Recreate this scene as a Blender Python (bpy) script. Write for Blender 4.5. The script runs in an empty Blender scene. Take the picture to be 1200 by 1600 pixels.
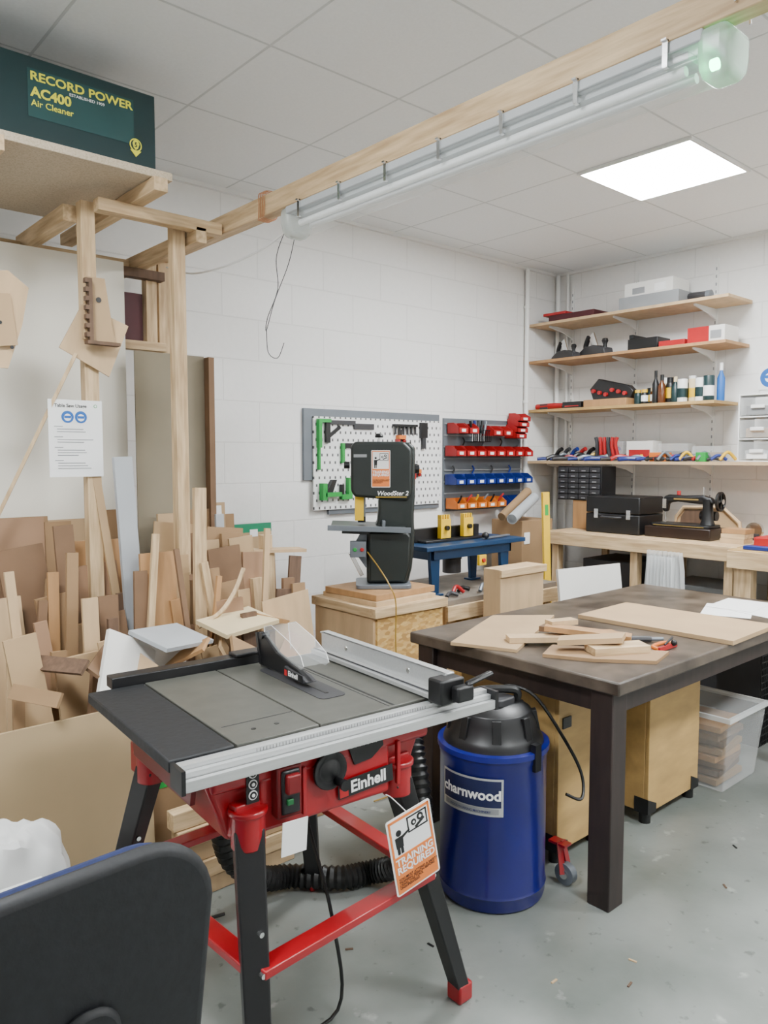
import bpy, math, random
from mathutils import Vector, Matrix, Euler, noise
rnd=random.Random(11)
D=bpy.data; SC=bpy.context.scene; COL=SC.collection
rd=math.radians
# ------------------------------------------------------------------ materials
MC={}
def nt(name):
    m=D.materials.new(name); m.use_nodes=True
    t=m.node_tree; b=t.nodes['Principled BSDF']
    return m,t,b
def M(name,col=(.5,.5,.5),rough=.6,metal=0,var=.12,scale=8,st=(1,1,1),bump=0,trans=0,emit=0,coat=0,col2=None,alpha=1):
    if name in MC: return MC[name]
    m,t,b=nt(name); L=t.links; N=t.nodes
    tc=N.new('ShaderNodeTexCoord'); mp=N.new('ShaderNodeMapping'); mp.inputs['Scale'].default_value=st
    nz=N.new('ShaderNodeTexNoise'); nz.inputs['Scale'].default_value=scale; nz.inputs['Detail'].default_value=6
    cr=N.new('ShaderNodeValToRGB')
    c2=col2 or tuple(min(1,c*(1+var*.7)) for c in col); c1=tuple(c*(1-var) for c in col)
    cr.color_ramp.elements[0].position=.3; cr.color_ramp.elements[1].position=.7
    cr.color_ramp.elements[0].color=(*c1,1); cr.color_ramp.elements[1].color=(*c2,1)
    L.new(tc.outputs['Object'],mp.inputs[0]); L.new(mp.outputs[0],nz.inputs['Vector']); L.new(nz.outputs[0],cr.inputs[0]); L.new(cr.outputs[0],b.inputs['Base Color'])
    b.inputs['Roughness'].default_value=rough; b.inputs['Metallic'].default_value=metal
    if trans: b.inputs['Transmission Weight'].default_value=trans; b.inputs['IOR'].default_value=1.2
    if coat: b.inputs['Coat Weight'].default_value=coat
    if alpha<1: b.inputs['Alpha'].default_value=alpha
    if emit:
        b.inputs['Emission Color'].default_value=(*col,1); b.inputs['Emission Strength'].default_value=emit
    if bump:
        bp=N.new('ShaderNodeBump'); bp.inputs['Strength'].default_value=bump; bp.inputs['Distance'].default_value=.01
        L.new(nz.outputs[0],bp.inputs['Height']); L.new(bp.outputs[0],b.inputs['Normal'])
    MC[name]=m; return m
def brickmat(name,bw,rh,mort,c1,c2,cm,off,shift,axes='XZ',rough=.6,bump=.5,nvar=.06,nscale=30):
    m,t,b=nt(name); L=t.links;N=t.nodes
    tc=N.new('ShaderNodeTexCoord'); sp=N.new('ShaderNodeSeparateXYZ'); cb=N.new('ShaderNodeCombineXYZ')
    L.new(tc.outputs['Object'],sp.inputs[0])
    L.new(sp.outputs['XYZ'.index(axes[0])],cb.inputs[0]); L.new(sp.outputs['XYZ'.index(axes[1])],cb.inputs[1])
    mp=N.new('ShaderNodeMapping'); mp.inputs['Location'].default_value=(-shift[0],-shift[1],0); L.new(cb.outputs[0],mp.inputs[0])
    br=N.new('ShaderNodeTexBrick'); br.offset=off; br.inputs['Scale'].default_value=1
    br.inputs['Brick Width'].default_value=bw; br.inputs['Row Height'].default_value=rh; br.inputs['Mortar Size'].default_value=mort; br.inputs['Mortar Smooth'].default_value=.3
    br.inputs['Color1'].default_value=(*c1,1);br.inputs['Color2'].default_value=(*c2,1);br.inputs['Mortar'].default_value=(*cm,1)
    L.new(mp.outputs[0],br.inputs['Vector'])
    nz=N.new('ShaderNodeTexNoise'); nz.inputs['Scale'].default_value=nscale; nz.inputs['Detail'].default_value=5; L.new(tc.outputs['Object'],nz.inputs['Vector'])
    cr=N.new('ShaderNodeValToRGB'); cr.color_ramp.elements[0].position=.3; cr.color_ramp.elements[1].position=.7
    cr.color_ramp.elements[0].color=(1-nvar,1-nvar,1-nvar,1)
    L.new(nz.outputs[0],cr.inputs[0])
    mx=N.new('ShaderNodeMix'); mx.data_type='RGBA'; mx.blend_type='MULTIPLY'; mx.inputs[0].default_value=1
    L.new(br.outputs['Color'],mx.inputs[6]); L.new(cr.outputs[0],mx.inputs[7]); L.new(mx.outputs[2],b.inputs['Base Color'])
    b.inputs['Roughness'].default_value=rough
    if bump:
        ad=N.new('ShaderNodeMath'); ad.operation='MULTIPLY_ADD'; L.new(nz.outputs[0],ad.inputs[0]); ad.inputs[1].default_value=.25
        iv=N.new('ShaderNodeMath'); iv.operation='SUBTRACT'; iv.inputs[0].default_value=1; L.new(br.outputs['Fac'],iv.inputs[1]); L.new(iv.outputs[0],ad.inputs[2])
        bp=N.new('ShaderNodeBump'); bp.inputs['Strength'].default_value=bump; bp.inputs['Distance'].default_value=.006
        L.new(ad.outputs[0],bp.inputs['Height']); L.new(bp.outputs[0],b.inputs['Normal'])
    return m
def flakemat(name,cols,scale,st=(1,1,1),rough=.7):
    m,t,b=nt(name);L=t.links;N=t.nodes
    tc=N.new('ShaderNodeTexCoord'); mp=N.new('ShaderNodeMapping'); mp.inputs['Scale'].default_value=st
    v=N.new('ShaderNodeTexVoronoi'); v.inputs['Scale'].default_value=scale
    cr=N.new('ShaderNodeValToRGB'); cr.color_ramp.interpolation='CONSTANT'
    e=cr.color_ramp.elements
    while len(e)<len(cols): e.new(.5)
    for i,c in enumerate(cols): e[i].position=i/len(cols); e[i].color=(*c,1)
    L.new(tc.outputs['Object'],mp.inputs[0]); L.new(mp.outputs[0],v.inputs['Vector'])
    s=N.new('ShaderNodeSeparateColor'); L.new(v.outputs['Color'],s.inputs[0]); L.new(s.outputs[0],cr.inputs[0]); L.new(cr.outputs[0],b.inputs['Base Color'])
    b.inputs['Roughness'].default_value=rough; return m

pine=M('pine',(.56,.37,.19),.6,var=.26,scale=10,st=(6,6,.6),col2=(.69,.51,.30))
pineX=M('pine_x',(.56,.37,.19),.6,var=.26,scale=10,st=(.6,6,6),col2=(.69,.51,.30))
pineY=M('pine_y',(.56,.37,.19),.6,var=.26,scale=10,st=(6,.5,6),col2=(.69,.51,.30))
paleply=M('pale_plywood',(.56,.39,.22),.6,var=.14,scale=6,st=(3,3,.7))
ply2=M('plywood_golden',(.47,.30,.11),.55,var=.18,scale=6,st=(1,3,3))
mdf=M('fibreboard',(.31,.19,.095),.75,var=.14,scale=4)
mdfd=M('fibreboard_dark',(.20,.115,.062),.75,var=.18,scale=5)
mdfp=M('fibreboard_pink',(.32,.19,.11),.75,var=.1,scale=4)
mdfo=M('fibreboard_olive',(.37,.27,.15),.8,var=.10,scale=3)
mdfl=M('fibreboard_light',(.45,.305,.165),.7,var=.1,scale=4)
orply=M('plywood_orange',(.41,.225,.095),.6,var=.15,scale=6,st=(4,4,.6))
darkwood=M('dark_plank',(.13,.075,.045),.7,var=.3,scale=9,st=(5,5,.7))
greywood=M('grey_board',(.38,.40,.42),.6,var=.1,scale=4)
whiteb=M('white_board',(.74,.73,.69),.5,var=.05,scale=3)
cream=M('cream_board',(.66,.54,.33),.6,var=.08)
card=M('cardboard',(.29,.18,.09),.85,var=.12,scale=5)
cardd=M('cardboard_dark',(.24,.205,.145),.9,var=.10,scale=3)
chip=flakemat('chipboard',[(.52,.43,.31),(.57,.47,.35),(.47,.38,.27),(.54,.45,.33)],220)
osb=flakemat('strand_board',[(.57,.34,.10),(.65,.43,.16),(.41,.23,.07),(.59,.37,.14),(.49,.28,.08)],34,(1,1,2.2))
tabletop_m=M('stained_dark_top',(.044,.031,.023),.36,var=.55,scale=7,col2=(.135,.105,.08),bump=.05)
tableleg_m=M('dark_stained_wood',(.022,.013,.011),.5,var=.35,scale=8,st=(5,5,.7))
white=M('white_paint',(.80,.80,.78),.45,var=.03)
paper=M('paper',(.85,.85,.84),.7,var=.02)
black=M('black_plastic',(.006,.006,.007),.4,var=.3)
blackr=M('black_rough',(.006,.007,.009),.6,var=.4,scale=60,bump=.1)
rubber=M('black_rubber',(.006,.006,.006),.40,var=.2)
dgrey=M('dark_grey',(.033,.033,.037),.5)
grey=M('grey_plastic',(.26,.27,.28),.5,var=.08)
lgrey=M('light_grey_plastic',(.44,.46,.47),.5,var=.05)
sgrey=M('steel_grey',(.16,.18,.205),.4,metal=.3,var=.08)
castm=M('cast_table_metal',(.092,.092,.079),.42,metal=.3,var=.14,scale=20)
castd=M('cast_dark_metal',(.045,.05,.05),.4,metal=.4,var=.14,scale=20)
alu=M('aluminium',(.58,.59,.59),.34,metal=.6,var=.06,scale=30,st=(.3,8,8))
chrome=M('chrome',(.75,.75,.75),.2,metal=1,var=.03)
red=M('red_paint',(.34,.003,.009),.35,var=.12,coat=.3)
redd=M('red_dark_plastic',(.15,.004,.006),.4)
redp=M('red_plastic',(.40,.010,.013),.4)
maroon=M('maroon',(.07,.010,.015),.6)
blue=M('blue_drum',(.003,.005,.13),.3,var=.12,coat=.3)
bluep=M('blue_plastic',(.008,.026,.20),.4)
blues=M('blue_steel',(.006,.038,.105),.4,metal=.2)
bluef=M('blue_fabric',(.005,.012,.06),.9,var=.3,scale=80)
signblue=M('sign_blue',(.01,.11,.40),.5,var=.02)
orange=M('orange_plastic',(.70,.18,.02),.45)
signor=M('sign_orange',(.76,.20,.035),.5,var=.02)
yellow=M('yellow_plastic',(.74,.46,.012),.4)
printy=M('yellow_print',(.72,.68,.03),.5,var=.02)
yellowd=M('yellow_cable',(.34,.20,.025),.5)
green=M('green_plastic',(.012,.32,.05),.4)
greend=M('green_dark_button',(.006,.12,.03),.4)
dgreen=M('carton_green',(.0025,.023,.025),.4,var=.1)
dgreen2=M('carton_green_panel',(.007,.052,.052),.45,var=.1)
sawgr=M('bandsaw_green',(.013,.018,.0165),.35,var=.15)
amber=M('amber_glass',(.10,.03,.008),.2)
clearp=M('clear_plastic',(.9,.92,.93),.06,var=.02,alpha=.14)
milky=M('milky_plastic',(.80,.82,.82),.25,var=.03,alpha=.28)
sheetp=M('milky_sheet',(.82,.84,.84),.35,var=.03,alpha=.6)
tubew=M('tube_white',(.80,.82,.82),.4,var=.02,emit=.12)
diffm=M('fitting_cover',(.78,.83,.83),.08,var=.02,alpha=.2)
ggreen=M('green_glow_led',(.1,.95,.35),.4,var=.02,emit=45)
copper=M('copper_wire',(.55,.25,.12),.4,metal=.6)
glow=M('led_diffuser',(.955,.985,1),.5,var=0,emit=100)
tape=M('green_tape',(.010,.22,.11),.4)
pegm=brickmat('pegboard_slots',.04,.045,.0168,(.06,.06,.06),(.08,.08,.08),(.84,.84,.83),.5,(0,0),'XZ',.5,0)
wallm=brickmat('painted_block_x',.45,.225,.004,(.83,.82,.80),(.82,.81,.79),(.74,.73,.71),.5,(.08,.0),'XZ',.5,.5,.03)
wallm2=brickmat('painted_block_y',.45,.225,.004,(.83,.82,.80),(.82,.81,.79),(.74,.73,.71),.5,(.1,.0),'YZ',.5,.5,.03)
ceilm=brickmat('ceiling_tiles',.6,.6,.006,(.88,.90,.91),(.86,.88,.895),(.62,.645,.655),0,(3.325-3,1.725-1.2),'XY',.8,.4,.04,80)
def floormat():
    m,t,b=nt('painted_concrete');L=t.links;N=t.nodes
    tc=N.new('ShaderNodeTexCoord')
    def noi(s,d,lo,hi,c0,c1):
        n=N.new('ShaderNodeTexNoise');n.inputs['Scale'].default_value=s;n.inputs['Detail'].default_value=d;L.new(tc.outputs['Object'],n.inputs['Vector'])
        r=N.new('ShaderNodeValToRGB');r.color_ramp.elements[0].position=lo;r.color_ramp.elements[1].position=hi
        r.color_ramp.elements[0].color=(*c0,1);r.color_ramp.elements[1].color=(*c1,1);L.new(n.outputs[0],r.inputs[0]);return r,n
    a,n1=noi(2.2,8,.35,.7,(.150,.166,.152),(.265,.28,.262))
    s,n2=noi(22,4,.28,.36,(.35,.35,.35),(1,1,1))
    w,n3=noi(9,9,.64,.72,(0,0,0),(1,1,1))
    mx=N.new('ShaderNodeMix');mx.data_type='RGBA';mx.blend_type='MULTIPLY';mx.inputs[0].default_value=.7
    L.new(a.outputs[0],mx.inputs[6]);L.new(s.outputs[0],mx.inputs[7])
    m2=N.new('ShaderNodeMix');m2.data_type='RGBA';L.new(w.outputs[0],m2.inputs[0]);L.new(mx.outputs[2],m2.inputs[6]);m2.inputs[7].default_value=(.36,.37,.35,1)
    L.new(m2.outputs[2],b.inputs['Base Color']);b.inputs['Roughness'].default_value=.34
    bp=N.new('ShaderNodeBump');bp.inputs['Strength'].default_value=.15;bp.inputs['Distance'].default_value=.005;L.new(n2.outputs[0],bp.inputs['Height']);L.new(bp.outputs[0],b.inputs['Normal'])
    return m
floorm=floormat()

# ------------------------------------------------------------------ geometry
def G(v,f,m): return {'v':[Vector(a) for a in v],'f':f,'m':m}
def XM(g,Mx):
    if isinstance(g,list): return [XM(i,Mx) for i in g]
    return {'v':[Mx@v for v in g['v']],'f':g['f'],'m':g['m']}
def X(g,loc=(0,0,0),rot=(0,0,0),sc=(1,1,1)):
    return XM(g,Matrix.LocRotScale(Vector(loc),Euler([rd(a) for a in rot]),Vector(sc)))
def bb(x0,x1,y0,y1,z0,z1,m):
    return G([(x0,y0,z0),(x1,y0,z0),(x1,y1,z0),(x0,y1,z0),(x0,y0,z1),(x1,y0,z1),(x1,y1,z1),(x0,y1,z1)],
             [(0,3,2,1),(4,5,6,7),(0,1,5,4),(1,2,6,5),(2,3,7,6),(3,0,4,7)],m)
def frus(b0,b1,z0,z1,m):
    (a,b,c,d),(e,f,g,h)=b0,b1
    return G([(a,c,z0),(b,c,z0),(b,d,z0),(a,d,z0),(e,g,z1),(f,g,z1),(f,h,z1),(e,h,z1)],
             [(0,3,2,1),(4,5,6,7),(0,1,5,4),(1,2,6,5),(2,3,7,6),(3,0,4,7)],m)
def lathe(prof,m,at=(0,0,0),seg=28,rot=(0,0,0)):
    v=[];f=[]
    n=len(prof)
    for i in range(seg):
        a=2*math.pi*i/seg
        for r,z in prof: v.append((r*math.cos(a),r*math.sin(a),z))
    for i in range(seg):
        j=(i+1)%seg
        for k in range(n-1): f.append((i*n+k,j*n+k,j*n+k+1,i*n+k+1))
    if prof[0][0]>1e-6: f.append(tuple(i*n for i in range(seg))[::-1])
    if prof[-1][0]>1e-6: f.append(tuple(i*n+n-1 for i in range(seg)))
    return X(G(v,f,m),at,rot)
def cyl(r,h,m,at=(0,0,0),rot=(0,0,0),seg=20,r2=None): return lathe([(r,0),(r if r2 is None else r2,h)],m,at,seg,rot)
def sph(r,m,at=(0,0,0),sc=(1,1,1),seg=20,k=10):
    p=[(max(1e-4,r*math.sin(math.pi*i/k)),-r*math.cos(math.pi*i/k)) for i in range(k+1)]
    return X(lathe(p,m,seg=seg),at,(0,0,0),sc)
def cat(p,n=6,closed=False):
    p=[Vector(a) for a in p]
    if len(p)<3: return p
    out=[]
    for i in range(len(p)-1):
        a=p[max(i-1,0)];b=p[i];c=p[i+1];d=p[min(i+2,len(p)-1)]
        for k in range(n):
            t=k/n
            out.append(.5*((2*b)+(c-a)*t+(2*a-5*b+4*c-d)*t*t+(3*b-a-3*c+d)*t**3))
    out.append(p[-1]);return out
def tube(pts,r,m,seg=8,n=6,rib=0,smooth=True):
    p=cat(pts,n) if smooth else [Vector(a) for a in pts]
    v=[];f=[];up=Vector((0,0,1))
    nrm=None
    for i,c in enumerate(p):
        d=(p[min(i+1,len(p)-1)]-p[max(i-1,0)]).normalized()
        if nrm is None:
            nrm=d.cross(up if abs(d.z)<.9 else Vector((1,0,0))).normalized()
        nrm=(nrm-d*nrm.dot(d)).normalized(); bn=d.cross(nrm)
        rr=r*(1+(rib if i%2 else -rib))
        for k in range(seg):
            a=2*math.pi*k/seg; v.append(c+(nrm*math.cos(a)+bn*math.sin(a))*rr)
    for i in range(len(p)-1):
        for k in range(seg):
            q=(k+1)%seg; f.append((i*seg+k,i*seg+q,(i+1)*seg+q,(i+1)*seg+k))
    f.append(tuple(range(seg))[::-1]); f.append(tuple((len(p)-1)*seg+k for k in range(seg)))
    return G(v,f,m)
def prism(poly,a0,a1,m,pl='XZ'):
    n=len(poly)
    def P(p,a): return (p[0],a,p[1]) if pl=='XZ' else ((a,p[0],p[1]) if pl=='YZ' else (p[0],p[1],a))
    v=[P(p,a0) for p in poly]+[P(p,a1) for p in poly]
    f=[tuple(range(n))[::-1],tuple(range(n,2*n))]+[(i,(i+1)%n,n+(i+1)%n,n+i) for i in range(n)]
    return G(v,f,m)
def shell(poly,a0,a1,m,pl='XZ'):
    g=prism(poly,a0,a1,m,pl); g['f']=g['f'][2:-1]; return g
def rrect(x0,x1,z0,z1,r,n=6):
    o=[]
    for cx,cz,a0 in((x1-r,z1-r,0),(x0+r,z1-r,90),(x0+r,z0+r,180),(x1-r,z0+r,270)):
        for k in range(n+1):
            a=rd(a0+90*k/n); o.append((cx+r*math.cos(a),cz+r*math.sin(a)))
    return o
def circ(cx,cz,r,n=24): return [(cx+r*math.cos(2*math.pi*k/n),cz+r*math.sin(2*math.pi*k/n)) for k in range(n)]
def strut(p0,p1,w,d,m,w2=None):
    p0=Vector(p0);p1=Vector(p1);L=(p1-p0).length;q=(p1-p0).to_track_quat('Z','Y')
    w2=w2 or w
    g=frus((-w/2,w/2,-d/2,d/2),(-w2/2,w2/2,-d/2*w2/w,d/2*w2/w),0,L,m)
    return XM(g,Matrix.Translation(p0)@q.to_matrix().to_4x4())
def blob(c,s,m,seed=0,amp=.25,fr=3.):
    g=sph(1,m,seg=48,k=30);o=[]
    for v in g['v']:
        k=1+amp*noise.noise(v*fr+Vector((seed*7,0,0)))+amp*.35*noise.noise(v*fr*3+Vector((seed*3,5,0))); o.append(Vector((v.x*k*s[0],v.y*k*s[1],v.z*k*s[2]))+Vector(c))
    return G(o,g['f'],m)
def drape(x,y0,y1,z0,z1,m,n=40,rows=8,amp=.02,seed=0):
    v=[];f=[]
    for j in range(rows+1):
        z=z0+(z1-z0)*j/rows; sp=1-.35*j/rows
        for i in range(n+1):
            u=i/n-.5
            v.append((x+amp*(1.2-.5*j/rows)*math.sin(i*1.3+seed+.3*j)+.012*noise.noise(Vector((i*.4,j*.8,seed))),(y0+y1)/2+u*(y1-y0)*sp,z))
    for j in range(rows):
        for i in range(n): a=j*(n+1)+i; f.append((a,a+1,a+n+2,a+n+1))
    return G(v,f,m)
def txt(body,size,m,at=(0,0,0),align='LEFT',bold=0,rot=(90,0,0),sx=1,shear=0,ls=1):
    cu=D.curves.new('t','FONT');cu.body=body;cu.size=size;cu.align_x=align;cu.offset=bold*size;cu.shear=shear;cu.space_line=ls;cu.resolution_u=3
    o=D.objects.new('t',cu);COL.objects.link(o);dg=bpy.context.evaluated_depsgraph_get();dg.update()
    me=D.meshes.new_from_object(o.evaluated_get(dg))
    g=G([v.co.copy() for v in me.vertices],[tuple(p.vertices) for p in me.polygons],m)
    D.objects.remove(o);D.curves.remove(cu);D.meshes.remove(me)
    return X(X(g,sc=(sx,1,1)),at,rot)
def flat(l):
    o=[]
    for g in (l if isinstance(l,list) else [l]): o+= flat(g) if isinstance(g,list) else [g]
    return o
def build(name,geos,bev=0,seg=2):
    import bmesh
    geos=flat(geos); me=D.meshes.new(name);v=[];f=[];mi=[];ms=[]
    for g in geos:
        o=len(v);v+=[tuple(a) for a in g['v']];f+=[tuple(i+o for i in q) for q in g['f']]
        if g['m'] not in ms: ms.append(g['m'])
        mi+=[ms.index(g['m'])]*len(g['f'])
    me.from_pydata(v,[],f)
    for m in ms: me.materials.append(m)
    me.polygons.foreach_set('material_index',mi)
    bm=bmesh.new();bm.from_mesh(me);bmesh.ops.recalc_face_normals(bm,faces=bm.faces);bm.to_mesh(me);bm.free()
    for p in me.polygons: p.use_smooth=True
    me.set_sharp_from_angle(angle=rd(32))
    ob=D.objects.new(name,me);COL.objects.link(ob)
    if bev:
        b=ob.modifiers.new('b','BEVEL');b.width=bev;b.segments=seg;b.limit_method='ANGLE';b.angle_limit=rd(32)
    return ob
MODE={}
def thing(name,label,cat,loc,rot=None,group=None,mode=None):
    e=D.objects.new(name,None);e.empty_display_size=.05;COL.objects.link(e);e.location=loc
    e['label']=label;e['category']=cat
    if group:e['group']=group
    if rot is not None: e.rotation_euler=[rd(a) for a in rot] if isinstance(rot,tuple) else (0,0,rd(rot))
    MODE[e]=mode or ('world' if rot is None else 'local')
    return e
def part(par,name,geos,bev=0,label=None,seg=2,world=False):
    root=par
    while root.parent: root=root.parent
    geos=flat(geos)
    if world: geos=XM(geos,Matrix.LocRotScale(root.location,root.rotation_euler,None).inverted())
    elif MODE[root] in('world','shift'): geos=X(geos,tuple(-root.location))
    ob=build(name,geos,bev,seg);ob.parent=par
    if label:ob['label']=label
    return ob
def solo(name,label,cat,geos,loc=None,rot=None,group=None,bev=0):
    geos=flat(geos)
    if loc is None:
        vs=[v for g in geos for v in g['v']]
        loc=((min(v.x for v in vs)+max(v.x for v in vs))/2,(min(v.y for v in vs)+max(v.y for v in vs))/2,min(v.z for v in vs))
        geos=X(geos,tuple(-a for a in loc))
    ob=build(name,geos,bev);ob.location=loc
    if rot is not None: ob.rotation_euler=[rd(a) for a in rot] if isinstance(rot,tuple) else (0,0,rd(rot))
    ob['label']=label;ob['category']=cat
    if group:ob['group']=group
    return ob
def struct(name,geos):
    o=build(name,geos);o['kind']='structure';return o
def dup(src,loc,rot=None):
    n=src.copy();n.location=loc
    if rot is not None:n.rotation_euler=(0,0,rd(rot))
    COL.objects.link(n)
    def rec(a,b):
        for c in a.children:
            k=c.copy();k.parent=b;COL.objects.link(k);rec(c,k)
    rec(src,n);return n

# ------------------------------------------------------------------ room shell
H=2.91
struct('floor',bb(-1.8,5.06,-2.6,3.7,-.1,0,floorm))
struct('ceiling',bb(-1.8,5.06,-2.6,3.7,H,H+.1,ceilm))
struct('wall_back',bb(-1.9,5.16,3.7,3.8,-.1,H+.1,wallm))
struct('wall_right',bb(5.06,5.16,-2.6,3.7,-.1,H+.1,wallm2))
struct('wall_left',bb(-1.9,-1.8,-2.6,3.7,-.1,H+.1,wallm2))
struct('wall_front',bb(-1.9,5.16,-2.7,-2.6,-.1,H+.1,wallm))
struct('trim_back',bb(-1.8,5.06,3.675,3.7,H-.02,H,white))
struct('trim_right',bb(5.035,5.06,-2.6,3.675,H-.02,H,white))
def panel(x,y,lab):
    t=thing('ceiling_light_panel',lab,'ceiling light',(x,y,H-.014))
    s=.298
    part(t,'frame',[bb(x-s,x+s,y-s,y-s+.014,H-.014,H,white),bb(x-s,x+s,y+s-.014,y+s,H-.014,H,white),bb(x-s,x-s+.014,y-s+.014,y+s-.014,H-.014,H,white),bb(x+s-.014,x+s,y-s+.014,y+s-.014,H-.014,H,white)])
    part(t,'diffuser',bb(x-s+.014,x+s-.014,y-s+.014,y+s-.014,H-.009,H-.001,glow))
panel(3.625,2.025,'square glowing white LED panel set in the tiled ceiling')
for x,y in((.025,1.425),(1.825,-.375),(3.625,-.375)):
    panel(x,y,'square glowing white LED panel set in the tiled ceiling')
for x,y in((4.66,3.67),(5.02,3.655),):
    solo('conduit_pipe','thin white painted vertical pipe in the wall corner','pipe',[cyl(.017,H-.02,white,(x,y,0))]+[cyl(.024,.02,white,(x,y,z)) for z in(.8,1.9,2.6)])
solo('conduit_pipe','white plastic cable conduit running along the corner','pipe',[cyl(.011,H-.02,white,(5.04,3.58,0),seg=12)])

# ------------------------------------------------------------------ beam + fitting
solo('ceiling_beam','long raw pine timber beam hanging below the ceiling tiles','beam',bb(1.615,1.665,-.6,3.42,2.40,2.475,pineY),bev=.003)
solo('suspension_hook','thin metal hook and tangled wires over the timber beam','hook',[tube([(1.64,.75,2.478),(1.645,.75,2.7),(1.64,.74,2.905)],.003,chrome),tube([(1.61,.75,2.42),(1.60,.77,2.485),(1.68,.76,2.485),(1.68,.75,2.4)],.003,chrome),tube([(1.64,.74,2.9),(1.67,.74,2.8),(1.62,.73,2.72),(1.68,.74,2.65),(1.65,.74,2.60)],.0018,dgrey,5)])
LX=1.668
t=thing('fluorescent_light_fitting','long clear-covered weatherproof strip light with metal clips','light fitting',(LX,1.58,2.29))
y0,y1=.80,2.39
pp=[(-.052,2.375),(-.051,2.345),(-.044,2.318),(-.030,2.303),(.030,2.303),(.044,2.318),(.051,2.345),(.052,2.375)]
rp=[]
for (a,b),(c_,d_) in zip(pp[:-1],pp[1:]):
    for k in range(4):
        u=k/4; px_,pz_=a+(c_-a)*u,b+(d_-b)*u; s=1.0 if k%2 else .965
        rp.append((LX+px_*s,2.375+(pz_-2.375)*s))
rp.append((LX+.052,2.375))
part(t,'cover',[shell(rp,y0+.03,y1-.03,diffm)])
part(t,'backing_tray',[bb(LX-.056,LX+.056,y0+.02,y1-.02,2.372,2.399,lgrey)],.004)
part(t,'reflector',[bb(LX-.036,LX+.036,y0+.06,y1-.06,2.356,2.371,lgrey)])
part(t,'fluorescent_tube',[cyl(.011,y1-y0-.14,tubew,(LX-.024,y0+.07,2.337),(-90,0,0),12)])
part(t,'fluorescent_tube',[cyl(.011,y1-y0-.14,tubew,(LX+.024,y0+.07,2.337),(-90,0,0),12)])
endm=M('end_cap',(.52,.56,.53),.25,var=.05,alpha=.5)
ep=[(LX-.057,2.40),(LX-.057,2.345),(LX-.049,2.314),(LX-.032,2.296),(LX+.032,2.296),(LX+.049,2.314),(LX+.057,2.345),(LX+.057,2.40)]
part(t,'end_cap',[prism(ep,y0-.035,y0+.035,endm)],.018,seg=4)
part(t,'end_cap',[prism(ep,y1-.035,y1+.02,endm)],.018,seg=4)
part(t,'indicator_led',[cyl(.012,.014,ggreen,(LX-.01,y0+.02,2.335),(90,0,0),12)],label='small glowing green indicator')
for k in range(7):
    y=.90+k*.23
    for sx in(-1,1):
        part(t,'clip',[X([bb(-.003,.003,-.006,.006,-.032,.024,chrome),bb(-.010,.003,-.006,.006,.020,.024,chrome),bb(-.002,.010,-.005,.005,-.034,-.030,chrome)],(LX+sx*.060,y,2.378),(0,0,0),(sx*-1,1,1))])
solo('hanging_wire','thin loose dark wires dangling from the end of the light fitting','wire',[tube([(1.66,2.41,2.37),(1.66,2.50,2.26),(1.65,2.48,2.13),(1.61,2.49,2.02),(1.63,2.53,1.98),(1.67,2.53,2.1),(1.73,2.52,2.25),(1.70,2.42,2.37)],.0016,dgrey,5),tube([(1.63,2.53,1.98),(1.65,2.55,1.9),(1.68,2.53,1.88),(1.71,2.53,1.94)],.0016,dgrey,5)])
solo('copper_wire','coil of thin copper wire wrapped around the timber beam','wire',[tube([(1.61,2.50+.012*i+.01,2.395),(1.607,2.50+.012*i,2.44),(1.61,2.50+.012*i,2.485),(1.67,2.505+.012*i,2.485),(1.675,2.51+.012*i,2.43),(1.66,2.51+.012*i,2.392),(1.61,2.515+.012*i,2.392)],.0018,copper,5) for i in range(4)])
solo('power_cable','thin white cable running from the fitting to the rack','cable',[tube([(1.68,2.41,2.36),(1.67,2.6,2.31),(1.64,2.85,2.28),(1.62,3.1,2.29),(1.60,3.3,2.35)],.004,white,6)])

# ------------------------------------------------------------------ rack
t=thing('timber_rack','tall open storage rack built from raw pine timber','rack',(1.25,3.05,0))
for x,y,zt in((1.09,2.9,2.43),(1.45,2.9,2.43),(1.57,3.42,2.42),(1.64,3.44,2.42),(.55,2.9,2.43)):
    part(t,'post',bb(x-.026,x+.026,y-.024,y+.024,0,zt,pine),.002)
part(t,'rail',bb(1.22,1.272,2.60,3.55,2.43,2.478,pineY),.002)
part(t,'rail',bb(.68,.73,2.58,3.5,2.43,2.478,pineY),.002)
part(t,'rail',bb(1.02,1.07,2.93,3.5,2.36,2.42,pineY),.002)
part(t,'rail',bb(1.485,1.53,2.80,3.6,2.34,2.40,pineY),.002)
part(t,'rail',bb(1.10,1.60,2.80,2.85,2.385,2.43,pineX),.002)
part(t,'rail',bb(.4,1.72,3.44,3.49,2.34,2.39,pineX),.002)
part(t,'rail',bb(1.28,1.62,3.36,3.41,1.98,2.02,pineX),.002)
part(t,'rail',bb(1.28,1.62,3.36,3.41,2.30,2.34,darkwood),.002)
part(t,'shelf',bb(.15,1.30,2.62,3.35,2.48,2.508,chip),.002,'speckled chipboard shelf')
t=thing('cardboard_carton','dark green printed air cleaner carton on the high chipboard shelf','box',(.98,2.80,2.508))
part(t,'body',bb(.712,1.255,2.655,3.0,2.508,2.772,dgreen),.004)
f=2.654
part(t,'printed_panel',[bb(.825,1.175,f-.0005,f,2.585,2.735,dgreen2)])
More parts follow.
